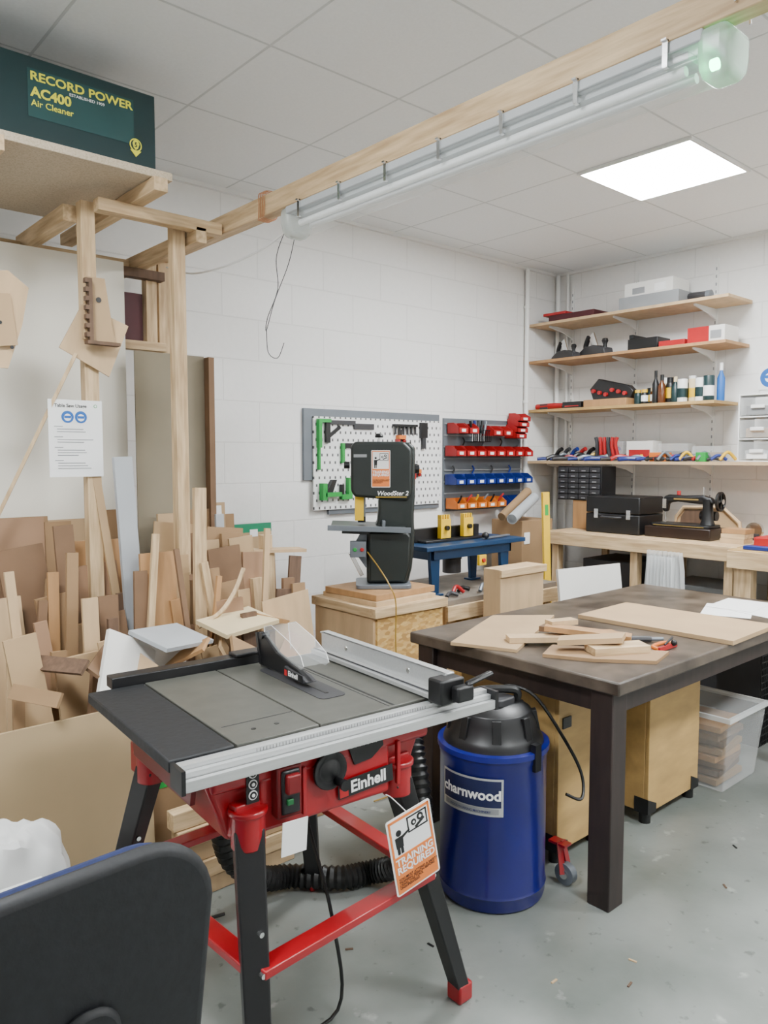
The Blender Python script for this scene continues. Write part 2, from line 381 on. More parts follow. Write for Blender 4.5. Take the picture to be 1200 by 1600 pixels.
part(t,'lettering',[txt('RECORD POWER',.038,printy,(.832,f-.0015,2.700),bold=.025,sx=1.15),txt('ESTABLISHED 1909',.013,paper,(.955,f-.0015,2.684),bold=.01,sx=1.1),txt('AC400',.042,printy,(.834,f-.0015,2.650),bold=.035,sx=1.05),txt('Air Cleaner',.028,printy,(.834,f-.0015,2.620),bold=.01)])
part(t,'emblem',[prism(circ(1.18,2.585,.022),f-.001,f,printy),prism(circ(1.18,2.585,.018),f-.0015,f,dgreen),prism([(1.168,2.59),(1.173,2.60),(1.18,2.603),(1.188,2.60),(1.193,2.59),(1.188,2.575),(1.18,2.568),(1.172,2.575)],f-.002,f,printy),prism([(1.16,2.567),(1.20,2.567),(1.18,2.545)],f-.002,f,printy),txt('5',.022,dgreen,(1.18,f-.003,2.578),'CENTER',.03)])
solo('cardboard_carton','second dark green carton pushed up beside the first','box',bb(.2,.702,2.64,2.95,2.508,2.775,dgreen),bev=.004)
solo('white_sheet_panel','large off-white board standing upright behind the rack post','board',bb(.60,1.40,3.30,3.312,0,2.34,M('stained_white_sheet',(.78,.75,.66),.5,var=.10,scale=1.5)))
solo('cardboard_sheet','large grey-brown cardboard sheet standing behind the rack post','cardboard',bb(1.405,1.735,3.22,3.228,0.0,1.955,cardd))
solo('fibreboard_sheet','tall narrow dark board standing beside the cardboard sheet','board',bb(1.737,1.765,3.18,3.24,0.0,1.95,mdfd))
solo('storage_box','dark maroon box tucked on the rack','box',bb(1.40,1.535,3.415,3.435,2.02,2.24,maroon),bev=.003)
solo('hanging_stick','long thin wooden dowel leaning against the white board','stick',strut((.76,2.95,1.27),(1.02,2.84,1.87),.012,.012,pine))
def combedge(n,x,z0,z1,d):
    o=[];h=(z1-z0)/n
    for i in range(n):
        xx=x-(d if i%2 else 0); o+=[(xx,z0+i*h),(xx,z0+(i+1)*h)]
    return o
t=thing('plywood_cutout','laser-cut plywood box part with finger-jointed edge hung on the post','plywood part',(1.09,2.84,1.81))
part(t,'back_plate',[X(prism([(-.125,-.05),(.06,-.13),(.125,.07),(-.05,.12)],2.855,2.861,paleply),(1.095,0,1.93),(0,4,0))],.0)
part(t,'front_plate',[prism([(1.045,1.925),(1.165,1.905),(1.13,2.15),(1.065,2.15)],2.835,2.842,mdfl),prism(circ(1.105,2.07,.010),2.832,2.834,black)])
part(t,'finger_edge',[prism(combedge(14,1.062,1.915,2.14,.012)+[(1.075,2.14),(1.075,1.915)],2.81,2.834,darkwood)])
part(t,'strip',[bb(1.05,1.17,2.80,2.834,1.905,1.917,darkwood)])
solo('plywood_cutout','laser-cut plywood plates with rounded finger edges hanging in a cluster','plywood part',[prism([(.68,2.11),(.80,2.13),(.865,2.08),(.84,1.95),(.79,1.80),(.70,1.80)],2.84,2.847,paleply),prism([(.68,2.04),(.80,2.05),(.82,1.88),(.70,1.86)],2.825,2.832,mdfl),prism(circ(.80,1.87,.006),2.822,2.824,black),prism(circ(.765,1.95,.006),2.822,2.824,black),strut((.70,2.86,2.13),(.86,2.86,2.07),.02,.012,pine)])
t=thing('safety_notice','white printed A4 table saw usage notice with two blue symbols','notice',(1.025,2.868,1.43),None)
nx0,nx1=.925,1.12
part(t,'sheet',bb(nx0,nx1,2.868,2.869,1.425,1.705,paper))
part(t,'heading',[txt('Table Saw Usage',.017,black,(nx0+.022,2.8668,1.678),bold=.02)])
for cx in(.993,1.041): part(t,'symbol',[prism(circ(cx,1.643,.022),2.8665,2.8675,signblue),prism(circ(cx,1.641,.013),2.866,2.8665,paper),bb(cx-.012,cx+.012,2.8655,2.866,1.638,1.647,signblue)])
part(t,'emblem',[prism(circ(1.095,1.685,.006),2.8665,2.8675,green),prism(circ(1.095,1.685,.004),2.866,2.8665,paper)])
z=1.607;gs=[]
for i in range(17):
    if i not in(3,7,12): gs.append(bb(nx0+.02 if i in(0,4,8,13) else nx0+.03,nx0+.03+rnd.uniform(.06,.135) if i not in(0,4,8,13) else nx0+.05,2.8665,2.8675,z,z+.0022,grey))
    z-=.0095
part(t,'text_lines',gs)
# ------------------------------------------------------------------ boards pile
def board(label,x0,x1,y,zt,m,lean=3,tilt=0,th=.014,name='wooden_board',z0=0,extra=None,yaw=0):
    w=x1-x0
    g=[bb(-w/2,w/2,0,th,0,zt-z0,m)]+(extra or [])
    return solo(name,label,'board',g,loc=((x0+x1)/2,y,z0+w/2*abs(math.sin(rd(tilt)))),rot=(-lean,tilt,yaw))
lb='leaning sheet of brown fibreboard in the offcut pile'
board(lb,.74,1.03,3.17,1.26,mdf)
board(lb,1.03,1.25,3.20,1.24,mdfl)
board(lb,1.255,1.40,3.22,1.27,mdf)
board(lb,1.47,1.60,3.10,1.25,mdfl)
board('leaning brown sheet with rough edge behind the posts',1.60,1.76,3.13,1.26,mdf)
board('pale board with a paper label stuck at its top',1.80,1.96,3.38,1.27,mdfl,extra=[bb(.0,.06,-.001,0,1.2,1.255,paper)])
board('thin grey-white plank leaning in the pile',1.72,1.76,3.04,1.24,greywood)
board('brown fibreboard standing against the wall',1.93,2.08,3.50,1.20,mdf)
board('pale board edged with green tape against the block wall',2.04,2.36,3.58,1.13,mdfl,extra=[bb(-.16,.16,-.002,.016,1.085,1.132,tape),bb(-.16,-.14,-.002,.016,.85,1.10,tape),bb(.02,.07,-.003,0,1.06,1.10,paper)])
board('tan fibreboard sheet standing beside the wall',2.08,2.30,3.46,.98,mdf)
board('pinkish brown fibreboard sheet standing in the pile',.74,.955,2.98,1.27,mdfp)
board('tan fibreboard sheet standing behind planks',.96,1.06,2.99,1.25,mdf)
board('narrow brown plank leaning among sheets',.985,1.055,2.80,1.25,mdfd,tilt=-2.5)
board('grey-white painted plank leaning tall against the pile',1.185,1.255,2.72,1.50,greywood,tilt=-2,th=.02)
board('thin tan strip leaning diagonally',1.255,1.285,2.80,1.47,mdfl,tilt=-7)
board('orange-brown plywood offcut standing upright',1.19,1.33,2.66,1.14,orply)
board('narrow tan offcut standing upright',1.335,1.395,2.68,1.12,mdfl)
board('knotty pine plank leaning beside the rack post',1.36,1.41,2.64,1.38,pine,tilt=2.2,th=.02)
board('brown offcut standing between planks',1.49,1.57,2.88,1.18,mdfd)
board('pale offcut standing between planks',1.56,1.62,2.84,1.15,mdfl)
board('dark brown sheet offcut leaning sideways',1.63,1.78,2.78,1.12,mdfd,tilt=-5)
board('short pine batten standing upright',1.78,1.83,2.76,.98,pine,tilt=-3,th=.03)
board('pale plywood offcut standing upright',.95,1.005,2.60,1.01,paleply)
board('dark brown offcut standing by the posts',1.03,1.10,2.66,1.0,mdfd)
board('white melamine offcut tipped sideways',.93,1.08,2.48,.86,whiteb,tilt=14,th=.018)
board('brown fibreboard offcut tipped sideways',.83,.94,2.46,.80,mdfd,tilt=7,th=.03)
board('pale plywood piece with bored holes',.80,.90,2.52,.93,mdfl,tilt=-8)
board('plywood offcut standing in the pile',.66,.76,2.56,.84,paleply,tilt=2)
board('brown sheet leaning at an angle',.66,.80,2.62,.98,mdfd,tilt=-14)
for a,b,yy,zz,mm,tt in((1.10,1.125,2.62,1.22,pine,6),(1.42,1.44,2.60,1.16,mdfd,-6),(1.66,1.685,2.70,1.20,paleply,5),(1.30,1.32,2.58,1.05,orply,9),(.80,.83,2.66,1.12,paleply,-4),(.88,.92,2.70,1.16,mdf,3),(1.50,1.56,2.64,1.06,mdf,-3),(1.57,1.60,2.62,1.10,pine,-8),(1.12,1.17,2.64,1.08,mdfd,2)):
    board('thin strip of timber poking up out of the pile',a,b,yy,zz,mm,tilt=tt)
solo('wooden_board','grey-white board lying flat over the pile','board',bb(-.11,.13,-.09,.09,0,.014,greywood),loc=(1.19,2.49,.86),rot=(14,5,22))
solo('wooden_board','cream board lying on the pile','board',bb(-.13,.13,-.09,.09,0,.016,cream),loc=(1.50,2.55,.86),rot=(10,-3,10))
solo('wooden_board','small brown board slumped across the pile','board',bb(-.10,.10,-.05,.05,0,.016,orply),loc=(1.68,2.60,.84),rot=(12,15,40))
solo('wooden_board','white melamine board propped at an angle','board',bb(-.10,.10,-.008,.008,0,.22,whiteb),loc=(.99,2.42,.70),rot=(-25,28,8))
solo('curved_strip','bent thin pine strip sticking out of the pile','wood strip',[tube([(1.36,2.60,.86),(1.45,2.60,.90),(1.52,2.61,.97),(1.57,2.62,1.06)],.010,pine,4)])
mats=[mdf,mdfl,mdfd,mdf,orply,mdfp,darkwood,paleply,mdfd]
for i in range(50):
    x=.66+(i*.61803%1)*1.26; y=2.48+.0088*i; w=rnd.choice([rnd.uniform(.03,.07),rnd.uniform(.10,.24)])
    board('assorted offcut of board standing in the scrap pile',x,x+w,y,rnd.uniform(.66,.86)+.0082*i,mats[i%9],lean=rnd.uniform(1,5),tilt=rnd.uniform(-8,8),th=rnd.choice([.008,.012,.018]))
for i in range(8):
    x=.72+(i*.61803%1)*1.1; a=rnd.uniform(-60,60); q=i%3
    solo('wood_scrap','loose wood scrap tipped on top of the offcut pile','offcut',bb(-rnd.uniform(.05,.14),rnd.uniform(.05,.14),-rnd.uniform(.015,.05),.03,0,.012,[mdf,mdfl,mdfd,mdfp,orply,darkwood][i%6]),loc=(x,2.44+.05*q,.76+.03*q),rot=(rnd.uniform(20,65),rnd.uniform(-40,40),a))
board('large flat tan fibreboard sheet standing on the floor',.50,1.06,2.34,.69,mdfo,lean=4,name='fibreboard_sheet')
t=thing('sawn_wood_stand','rough T-shaped offcut assembly of timber on a post','wood stand',(1.93,3.0,0))
part(t,'post',bb(1.88,1.945,2.97,3.03,0,1.06,pine),.002)
part(t,'top_plate',[X(bb(-.17,.17,-.05,.05,0,.014,paleply),(1.93,3.0,1.06),(0,2,-12))])
part(t,'block',bb(1.89,1.94,2.98,3.02,1.076,1.14,pine),.002)
part(t,'brace',strut((1.85,2.98,1.02),(1.91,3.0,.80),.03,.03,pine))
t=thing('cardboard_box','brown cardboard box with green and black print behind the saw','box',(1.28,2.45,0))
part(t,'body',bb(1.00,1.58,2.425,2.46,0,.56,card),.003)
part(t,'lettering',txt('dspace',.036,black,(1.078,2.423,.455),bold=.03))
part(t,'printed_logo',[bb(1.09,1.16,2.4225,2.424,.365,.40,green),prism(circ(1.125,.40,.022),2.422,2.424,green)])
for i in range(5):
    solo('timber_batten','rough wooden batten stacked low against the carton','batten',bb(1.10+.01*(i%2),1.58,2.30-.01*(i%2),2.35-.01*(i%2),.001+i*.064,.052+i*.064+.010,[paleply,pineX,mdfl][i%3]),bev=.002)
solo('plastic_bag','limp white plastic bag standing on the floor','bag',[blob((.56,2.17,.24),(.17,.11,.27),M('bag_plastic',(.78,.79,.78),.3,var=.05,alpha=.92),3,.22,1.8)])
solo('white_box','plain white low box on the floor','box',bb(.25,.60,1.75,2.02,0,.42,white),bev=.004)

# ------------------------------------------------------------------ office chair
t=thing('office_chair','black office chair with navy upholstery seen from its back','chair',(.28,1.25,0))
sh=rrect(.015,.555,.46,.94,.11,8)
sh=[(x+(.05*(.75-z)/.3 if z<.75 and x<.28 else (-.05*(.75-z)/.3 if z<.75 else 0)),z-.012*(.55-x)/.5) for x,z in sh]
part(t,'back_shell',[prism(sh,1.02,1.05,blackr)],.018,seg=4)
sh2=[((x-.28)*.96+.28,(z-.70)*.955+.698) for x,z in sh]
part(t,'backrest_cushion',[prism(sh2,1.05,1.09,bluef)],.02,'navy blue fabric cushion',seg=4)
part(t,'bracket',[prism(rrect(.31,.40,.52,.745,.04),1.005,1.022,blackr),bb(.30,.36,.99,1.3,.38,.42,black),bb(.325,.365,.985,1.01,.38,.60,black)],.008)
part(t,'seat',[prism(rrect(.04,.52,1.16,1.60,.09),.44,.51,bluef,'XY')],.02)
part(t,'gas_column',[cyl(.03,.34,black,(.28,1.36,.10))])
for k in range(5):
    a=k*2*math.pi/5+.3; p=part(t,'base_arm',[strut((.28,1.36,.12),(.28+.28*math.cos(a),1.36+.28*math.sin(a),.07),.045,.03,black,.03)])
    part(p,'caster',[cyl(.025,.04,black,(.28+.28*math.cos(a)-.02,1.36+.28*math.sin(a),.025),(0,90,0))])

# ------------------------------------------------------------------ signs
def training(w,h,m=paper):
    k=w/.17
    y=-.0012
    g=[prism(rrect(-w/2,w/2,0,h,.008*k),0,.002,m)]
    g.append(bb(-w/2+.006*k,w/2-.006*k,y,0,.006*k,h*.50,signor))
    g+=[bb(-w/2+.006*k,w/2-.006*k,y,0,h-.014*k,h-.006*k,signor),bb(-w/2+.006*k,-w/2+.013*k,y,0,h*.5,h-.006*k,signor),bb(w/2-.013*k,w/2-.006*k,y,0,h*.5,h-.006*k,signor)]
    def fr(x0,x1,z0,z1,t): return [bb(x0,x1,y,0,z0,z0+t,black),bb(x0,x1,y,0,z1-t,z1,black),bb(x0,x0+t,y,0,z0,z1,black),bb(x1-t,x1,y,0,z0,z1,black)]
    g+=fr(-.01*k,.066*k,h*.72,h*.92,.004*k)
    g+=[prism(circ(.040*k,h*.85,.012*k,10),y,0,black),prism(circ(.040*k,h*.85,.005*k,10),y-.0006,0,m),prism(circ(.014*k,h*.82,.010*k,10),y,0,black),prism(circ(.014*k,h*.82,.004*k,10),y-.0006,0,m),
        X(prism([(-.02,-.004),(.02,-.004),(.02,.004),(-.02,.004)],y,0,black),(.036*k,0,h*.778),(0,-25,0),(k,1,k))]
    g+=[prism(circ(-.046*k,h*.79,.010*k,14),y,0,black),prism([(-.062*k,h*.74),(-.032*k,h*.74),(-.034*k,h*.60),(-.060*k,h*.60)],y,0,black),
        bb(-.058*k,-.049*k,y,0,h*.52,h*.61,black),bb(-.045*k,-.036*k,y,0,h*.52,h*.61,black),prism([(-.038*k,h*.735),(-.006*k,h*.775),(-.004*k,h*.755),(-.036*k,h*.70)],y,0,black)]
    g+=[txt('TRAINING\nREQUIRED',.031*k,paper,(-.072*k,y-.0008,h*.385),bold=.03,ls=.85),
        txt('YOU MUST ATTEND A SAFETY\nTRAINING SESSION BEFORE\nUSING THIS TOOL\nUNSUPERVISED.',.0112*k,black,(-.072*k,y-.0008,h*.19),bold=.02,ls=.82)]
    return g

# ------------------------------------------------------------------ table saw
t=thing('table_saw','red and black portable table saw with grey top on splayed legs','table saw',(.67,1.39,0),-4.5,mode='shift')
part(t,'extension_table',[bb(.675,.822,1.435,2.0,.852,.88,blackr)],.004,'smooth black side extension')
part(t,'table_top',[bb(.827,1.035,1.435,2.0,.862,.88,castm),bb(1.039,1.44,1.435,2.0,.862,.88,castm)],.002)
part(t,'front_rail',[bb(.685,1.55,1.408,1.432,.852,.874,alu),bb(.685,1.55,1.404,1.409,.846,.860,dgrey),bb(.685,1.55,1.392,1.406,.840,.864,alu),bb(.685,1.55,1.387,1.393,.834,.842,dgrey),bb(.685,1.55,1.376,1.389,.830,.852,alu),bb(.685,1.55,1.378,1.43,.828,.836,alu)]+[bb(.86+i*.008,.861+i*.008,1.407,1.408,.864,.872,black) for i in range(60)],.0015)
part(t,'rail_end_cap',[bb(.677,.686,1.374,1.435,.826,.876,black)])
part(t,'rail_end_cap',[bb(1.55,1.56,1.374,1.435,.826,.876,black)])
part(t,'rear_rail',[bb(.80,1.52,2.003,2.03,.85,.872,alu),bb(.74,1.22,2.005,2.055,.873,.905,black),bb(1.10,1.20,2.0,2.05,.905,.915,black)],.003)
part(t,'rip_fence',[bb(1.352,1.392,1.40,1.99,.883,.896,alu),bb(1.362,1.366,1.40,1.99,.896,.900,dgrey),bb(1.392,1.400,1.40,1.99,.883,.945,alu),bb(1.400,1.425,1.40,2.0,.885,.893,alu),bb(1.419,1.425,1.40,2.0,.89,.935,alu),bb(1.392,1.425,1.40,2.0,.940,.945,alu),cyl(.008,.01,chrome,(1.40,1.55,.92),(0,-90,0)),cyl(.008,.01,chrome,(1.40,1.85,.92),(0,-90,0))],.0015)
part(t,'fence_head',[bb(1.35,1.43,1.365,1.42,.876,.94,black),bb(1.38,1.435,1.335,1.365,.885,.925,black),strut((1.42,1.35,.925),(1.50,1.34,.945),.02,.012,black)],.006)
part(t,'blade_insert',[prism(rrect(1.135,1.215,1.58,1.93,.02),.880,.8815,dgrey,'XY'),bb(1.170,1.180,1.62,1.90,.8815,.8822,black)])
part(t,'slot_line',[bb(1.255,1.262,1.44,1.995,.8802,.8806,black),bb(.845,1.03,1.55,1.553,.8802,.8806,dgrey),bb(1.243,1.246,1.44,1.995,.8802,.8806,dgrey),cyl(.006,.0006,black,(.90,1.5,.8801)),cyl(.006,.0006,black,(.96,1.5,.8801))])
p=part(t,'blade_guard',[prism([(1.96,.885),(1.98,.93),(1.96,.975),(1.93,.975),(1.86,.940),(1.74,.918),(1.68,.898),(1.71,.888),(1.82,.888)],1.158,1.174,black,'YZ'),prism([(1.80,.89),(1.80,.918),(1.71,.908),(1.68,.898),(1.70,.89)],1.150,1.184,dgrey,'YZ')],.002)
hp=[(1.93,.925),(1.945,1.0),(1.90,1.012),(1.80,.985),(1.735,.955),(1.72,.93),(1.735,.918)]
part(p,'clear_hood',[prism(hp,1.165,1.1665,clearp,'YZ'),prism(hp,1.245,1.2465,clearp,'YZ'),shell([hp[1],hp[2],hp[3],hp[4],hp[5]],1.1665,1.245,clearp,'YZ')]+[tube([(1.1655,q[0],q[1]) for q in hp[:6]],.0012,white,4,smooth=False),tube([(1.2465,q[0],q[1]) for q in hp[:6]],.0012,white,4,smooth=False)],label='transparent plastic hood')
part(p,'guard_label',[bb(1.1480,1.150,1.70,1.80,.892,.912,black),X(txt('Einhell',.020,paper,bold=.02),(1.1475,1.775,.897),(0,0,-90)),bb(1.147,1.150,1.780,1.795,.894,.910,redp)])
part(p,'riving_arm',[strut((1.165,1.95,.89),(1.165,1.975,.98),.022,.012,black),cyl(.010,.026,black,(1.153,1.945,.975),(0,90,0))])
part(t,'body',[frus((.81,1.30,1.455,1.91),(.735,1.365,1.435,1.97),.658,.856,red),bb(.76,1.355,1.418,1.44,.785,.85,red),bb(.87,1.23,1.418,1.46,.672,.80,red)],.014,seg=3)
part(t,'under_frame',[bb(.70,1.42,1.455,1.475,.835,.852,black),bb(.70,1.42,1.95,1.97,.835,.852,black)],.002)
for x in(.975,1.245): part(t,'body_ridge',bb(x,x+.01,1.408,1.42,.69,.80,red),.002)
part(t,'side_recess',[prism([(1.50,.74),(1.86,.74),(1.88,.82),(1.48,.82)],.745,.757,redd,'YZ')],.002)
part(t,'motor',[cyl(.075,.22,black,(1.05,1.75,.60),(0,90,0)),bb(.95,1.22,1.6,1.85,.60,.70,dgrey)],.004)
LG=[((.850,1.415,.69),(.79,1.27,.03)),((1.275,1.40,.69),(1.50,1.385,.03)),((.84,1.88,.69),(.74,2.07,.03)),((1.32,1.88,.69),(1.52,2.10,.03))]
for a,b in LG:
    ax,ay,_=a
    part(t,'leg_socket',[cyl(.038,.08,red,(ax,ay,.650)),cyl(.044,.014,red,(ax,ay,.725)),bb(ax-.035,ax+.035,ay-.01,ay+.05,.67,.75,red)],.004,world=True)
sg=.037
def S(g): return X(g,(0,sg,0))
p=part(t,'switch_box',S([bb(.90,.962,1.352,1.40,.705,.822,redd),bb(.908,.954,1.345,1.355,.715,.815,black)]),.006)
part(p,'start_button',S([bb(.918,.934,1.340,1.348,.738,.752,greend)]),.002)
part(p,'stop_button',S([bb(.914,.948,1.330,1.348,.765,.808,redd)]),.004)
part(t,'warning_label',S([bb(.838,.868,1.377,1.380,.75,.828,black)]+[prism(circ(.853,.816-i*.024,.0105),1.3755,1.377,paper) for i in range(3)]+[prism(circ(.853,.816-i*.024,.008),1.3745,1.3755,black) for i in range(3)]+[prism(circ(.853,.816-i*.024,.004),1.3735,1.3745,paper) for i in range(3)]))
p=part(t,'hand_wheel',S([lathe([(.010,0),(.040,.010),(.045,.015),(.045,.023),(.038,.023),(.026,.018),(.012,.026),(.0001,.026)],black,(1.045,1.385,.778),rot=(90,0,0))]),.002)
part(p,'crank_knob',S([cyl(.010,.032,black,(1.063,1.365,.75),(90,0,0)),cyl(.013,.008,black,(1.063,1.336,.75),(90,0,0))]))
part(t,'tilt_scale',S([prism([(1.10,.822),(1.20,.827),(1.205,.80),(1.17,.775),(1.12,.77)],1.375,1.380,black)]+[bb(1.11+i*.012,1.112+i*.012,1.374,1.375,.812,.820,paper) for i in range(7)]))
part(t,'logo_plate',S([X([bb(-.080,.080,0,.002,-.021,.021,black),bb(-.077,-.053,-.001,0,-.018,.018,redp),txt('Einhell',.040,paper,(-.047,-.0015,-.012),bold=.03)],(1.152,1.373,.722),(0,-3,0))]))
for a,b in LG:
    p=part(t,'leg',[strut(a,b,.066,.052,black,.048)],.004,world=True)
    part(p,'foot',[strut(Vector(b)+Vector((0,0,.022)),(b[0],b[1],0),.052,.052,red)],.006,'red rubber foot',world=True)
    for k in(.3,.42): part(p,'bolt',[cyl(.006,.012,chrome,(a[0]*(1-k)+b[0]*k,a[1]*(1-k)+b[1]*k-.026,.69*(1-k)+.03*k),(90,0,0),10)],world=True)
def on(i,k): a,b=LG[i];return Vector(a).lerp(Vector(b),k)
for i,j,k in((0,1,.42),(0,2,.42),(2,3,.42),(1,3,.42)):
    part(t,'cross_bar',[strut(on(i,k),on(j,k),.05,.02,red) if j!=i+1 else strut(on(i,k)-Vector((0,.015,0)),on(j,k)-Vector((0,.015,0)),.05,.02,red)],.003,world=True)
part(t,'side_knob',[cyl(.018,.03,red,(1.39,1.50,.80),(0,90,0)),cyl(.008,.06,red,(1.34,1.50,.80),(0,90,0))],.002)
part(t,'power_cord',[tube([(1.30,1.85,.65),(1.28,1.8,.45),(1.22,1.6,.25),(1.2,1.55,.02),(1.0,1.6,.01),(.85,1.8,.01),(.82,2.1,.01),(.9,2.2,.01),(1.2,2.15,.01)],.005,rubber,6)],world=True)
solo('paper_card','plain white laminated card hung on the saw housing','card',[bb(-.033,.033,0,.002,0,.075,paper)],loc=(.925,1.348,.632),rot=(0,4,0))
tg=thing('training_tag','orange and white laminated training required tag hung on the saw leg','sign',(1.285,1.325,.437),(0,-11,-4))
part(tg,'card',training(.14,.203))
part(tg,'string',[tube([(.0,.001,.195),(-.02,.03,.235),(-.03,.04,.245)],.0015,paper,5)])

# ------------------------------------------------------------------ dust extractor drum
cx,cy=1.995,1.695; r=.182
t=thing('dust_extractor','blue drum dust extractor with black motor head','dust extractor',(cx,cy,0))
part(t,'drum',[lathe([(r-.012,0),(r-.004,.006),(r,.02),(r,.045),(r+.004,.052),(r,.06),(r,.49),(r+.003,.495),(r+.003,.525),(r-.004,.53),(r-.01,.525)],blue,(cx,cy,0),48)])
part(t,'rim_band',[lathe([(r+.003,.512),(r+.009,.514),(r+.009,.532),(r-.006,.534)],M('blue_band',(.006,.010,.16),.3,var=.1),(cx,cy,0),48)])
p=part(t,'motor_head',[lathe([(r-.008,.525),(r-.012,.545),(r-.020,.562),(.150,.575),(.142,.61),(.128,.64),(.10,.658),(.05,.668),(.0001,.67)],black,(cx,cy,0),36)]+[strut((cx+.150*math.cos(a),cy+.150*math.sin(a),.56),(cx+.135*math.cos(a),cy+.135*math.sin(a),.635),.03,.02,black) for a in [k*math.pi/4 for k in range(8)]],.002)
part(p,'handle',[tube([(cx-.07,cy+.03,.655),(cx-.06,cy+.03,.70),(cx+.05,cy-.05,.70),(cx+.06,cy-.05,.655)],.014,black)])
part(p,'switch_cap',[prism(rrect(cx-.05,cx+.04,cy-.07,cy+.05,.02),.66,.685,dgrey,'XY')],.004)
part(p,'latch',[bb(cx-.015,cx+.015,cy-r-.012,cy-r+.01,.47,.56,black)])
def wrap(g,phi0,rr,z0):
    g=flat(g);o=[]
    fw=Vector((-.661,-.7504,0));rt=Vector((.7504,-.661,0))
    for q in g:
        vv=[]
        for v in q['v']:
            ph=phi0+v.x/rr; R_=rr-v.y
            vv.append(Vector((cx,cy,0))+(fw*math.cos(ph)+rt*math.sin(ph))*R_+Vector((0,0,z0+v.z)))
        o.append({'v':vv,'f':q['f'],'m':q['m']})
    return o
def strip(x0,x1,z0,z1,y,m,n=16):
    v=[]
    for i in range(n+1):
        x=x0+(x1-x0)*i/n; v+=[(x,y,z0),(x,y,z1)]
    return G(v,[(2*i,2*i+2,2*i+3,2*i+1) for i in range(n)],m)
part(t,'label_plate',wrap([strip(-.115,.115,0,.125,-.001,alu),strip(-.108,.108,.03,.118,-.0018,M('label_navy',(.008,.012,.06),.4)),strip(-.10,.10,.008,.026,-.0018,grey),txt('charnwood',.047,paper,(0,-.0028,.055),'CENTER',.03),txt('WOODWORKING MACHINERY',.0105,blue,(0,-.0028,.012),'CENTER',.01)],rd(-33),r+.002,.335))
part(t,'power_cord',[tube([(cx+.03,cy,.67),(cx+.1,cy+.02,.69),(cx+.15,cy-.06,.66),(cx+.21,cy-.14,.52),(cx+.28,cy-.17,.38),(cx+.24,cy-.2,.31),(cx+.19,cy-.17,.33)],.006,rubber,6)])
solo('dust_hose','black corrugated flexible hose looping from the drum to the saw','hose',[tube([(1.85,1.89,.57),(1.80,1.90,.57),(1.755,1.84,.50),(1.73,1.78,.35),(1.73,1.79,.20),(1.725,1.89,.09),(1.68,1.98,.045),(1.58,2.02,.045),(1.46,2.14,.045),(1.34,2.15,.08),(1.22,2.14,.2),(1.15,2.08,.4),(1.10,2.02,.57)],.038,rubber,12,14,.10)])

# ------------------------------------------------------------------ dark work table
TX0,TX1,TY0,TY1=2.14,3.95,1.30,2.27
t=thing('work_table','sturdy dark-stained wooden worktable with scuffed top','table',((TX0+TX1)/2,(TY0+TY1)/2,0))
part(t,'table_top',bb(TX0,TX1,TY0,TY1,.735,.78,tabletop_m),.006)
for x in(TX0+.015,TX1-.11):
    for y in(TY0+.03,TY1-.12): part(t,'leg',bb(x,x+.085,y,y+.085,0,.735,tableleg_m),.004)
part(t,'apron',bb(TX0+.11,TX1-.11,TY0+.045,TY0+.07,.655,.735,tableleg_m),.002)
part(t,'apron',bb(TX0+.11,TX1-.11,TY1-.07,TY1-.045,.655,.735,tableleg_m),.002)
part(t,'apron',bb(TX0+.04,TX0+.065,TY0+.12,TY1-.12,.655,.735,tableleg_m),.002)
part(t,'apron',bb(TX1-.065,TX1-.04,TY0+.12,TY1-.12,.655,.735,tableleg_m),.002)
z=.7805
solo('fibreboard_offcut','pale rectangular board lying at the table corner','board',prism([(2.10,2.0),(2.60,2.22),(2.81,2.04),(2.20,1.76)],z,z+.012,mdfl,'XY'))
solo('wooden_board','large light tan rectangular board lying flat on the table','board',bb(-.21,.21,-.34,.34,0,.018,mdfl),loc=(3.10,1.63,z),rot=2,bev=.001)
solo('fibreboard_offcut','flat pale triangular-ended offcut at the bottom of the stack','board',prism([(2.22,1.66),(2.36,1.72),(2.60,1.38),(2.44,1.34),(2.30,1.50)],z,z+.012,mdf,'XY'))
solo('plywood_offcut','light plywood plank offcut with shadowed edge','offcut',bb(-.20,.20,-.035,.035,0,.02,paleply),loc=(2.43,1.74,z+.013),rot=-38)
solo('plywood_offcut','short thick pale block of wood','offcut',bb(-.11,.11,-.04,.04,0,.025,pineX),loc=(2.45,1.50,z+.013),rot=(2,0,-28))
solo('plywood_offcut','brown-edged wooden piece resting across the stack','offcut',bb(-.16,.16,-.035,.035,0,.02,orply),loc=(2.50,1.66,z+.038),rot=(0,3,-62))
solo('plywood_offcut','wedge-shaped pale wooden offcut on the stack','offcut',prism([(-.13,-.03),(.10,-.05),(.14,.03),(-.10,.04)],0,.02,mdfl,'XY'),loc=(2.40,1.58,z+.042),rot=(0,-3,-40))
solo('plywood_offcut','small dark-edged block topping the stack','offcut',bb(-.06,.06,-.025,.025,0,.02,paleply),loc=(2.50,1.78,z+.058),rot=-20)
solo('plywood_offcut','small square wooden block in the stack','offcut',bb(-.05,.05,-.02,.02,0,.02,mdfd),loc=(2.47,1.82,z+.036),rot=15)
solo('plywood_offcut','short plank resting askew near the stack','offcut',bb(-.10,.10,-.03,.03,0,.02,orply),loc=(2.62,1.72,z+.001),rot=-30)
for i,(x,y,a) in enumerate(((3.55,1.60,20),(3.68,1.46,-15),(3.72,1.62,5))):
    solo('paper_sheet','loose white paper sheet lying on the table','paper',[prism([(-.15,-.105),(.15,-.105),(.15,.105),(-.15,.105)],0,.0008,paper,'XY')],loc=(x,y,z+.001*i),rot=a)
t=thing('hand_clamp','small red-orange clamp lying on the table','clamp',(2.66,1.42,z),0)
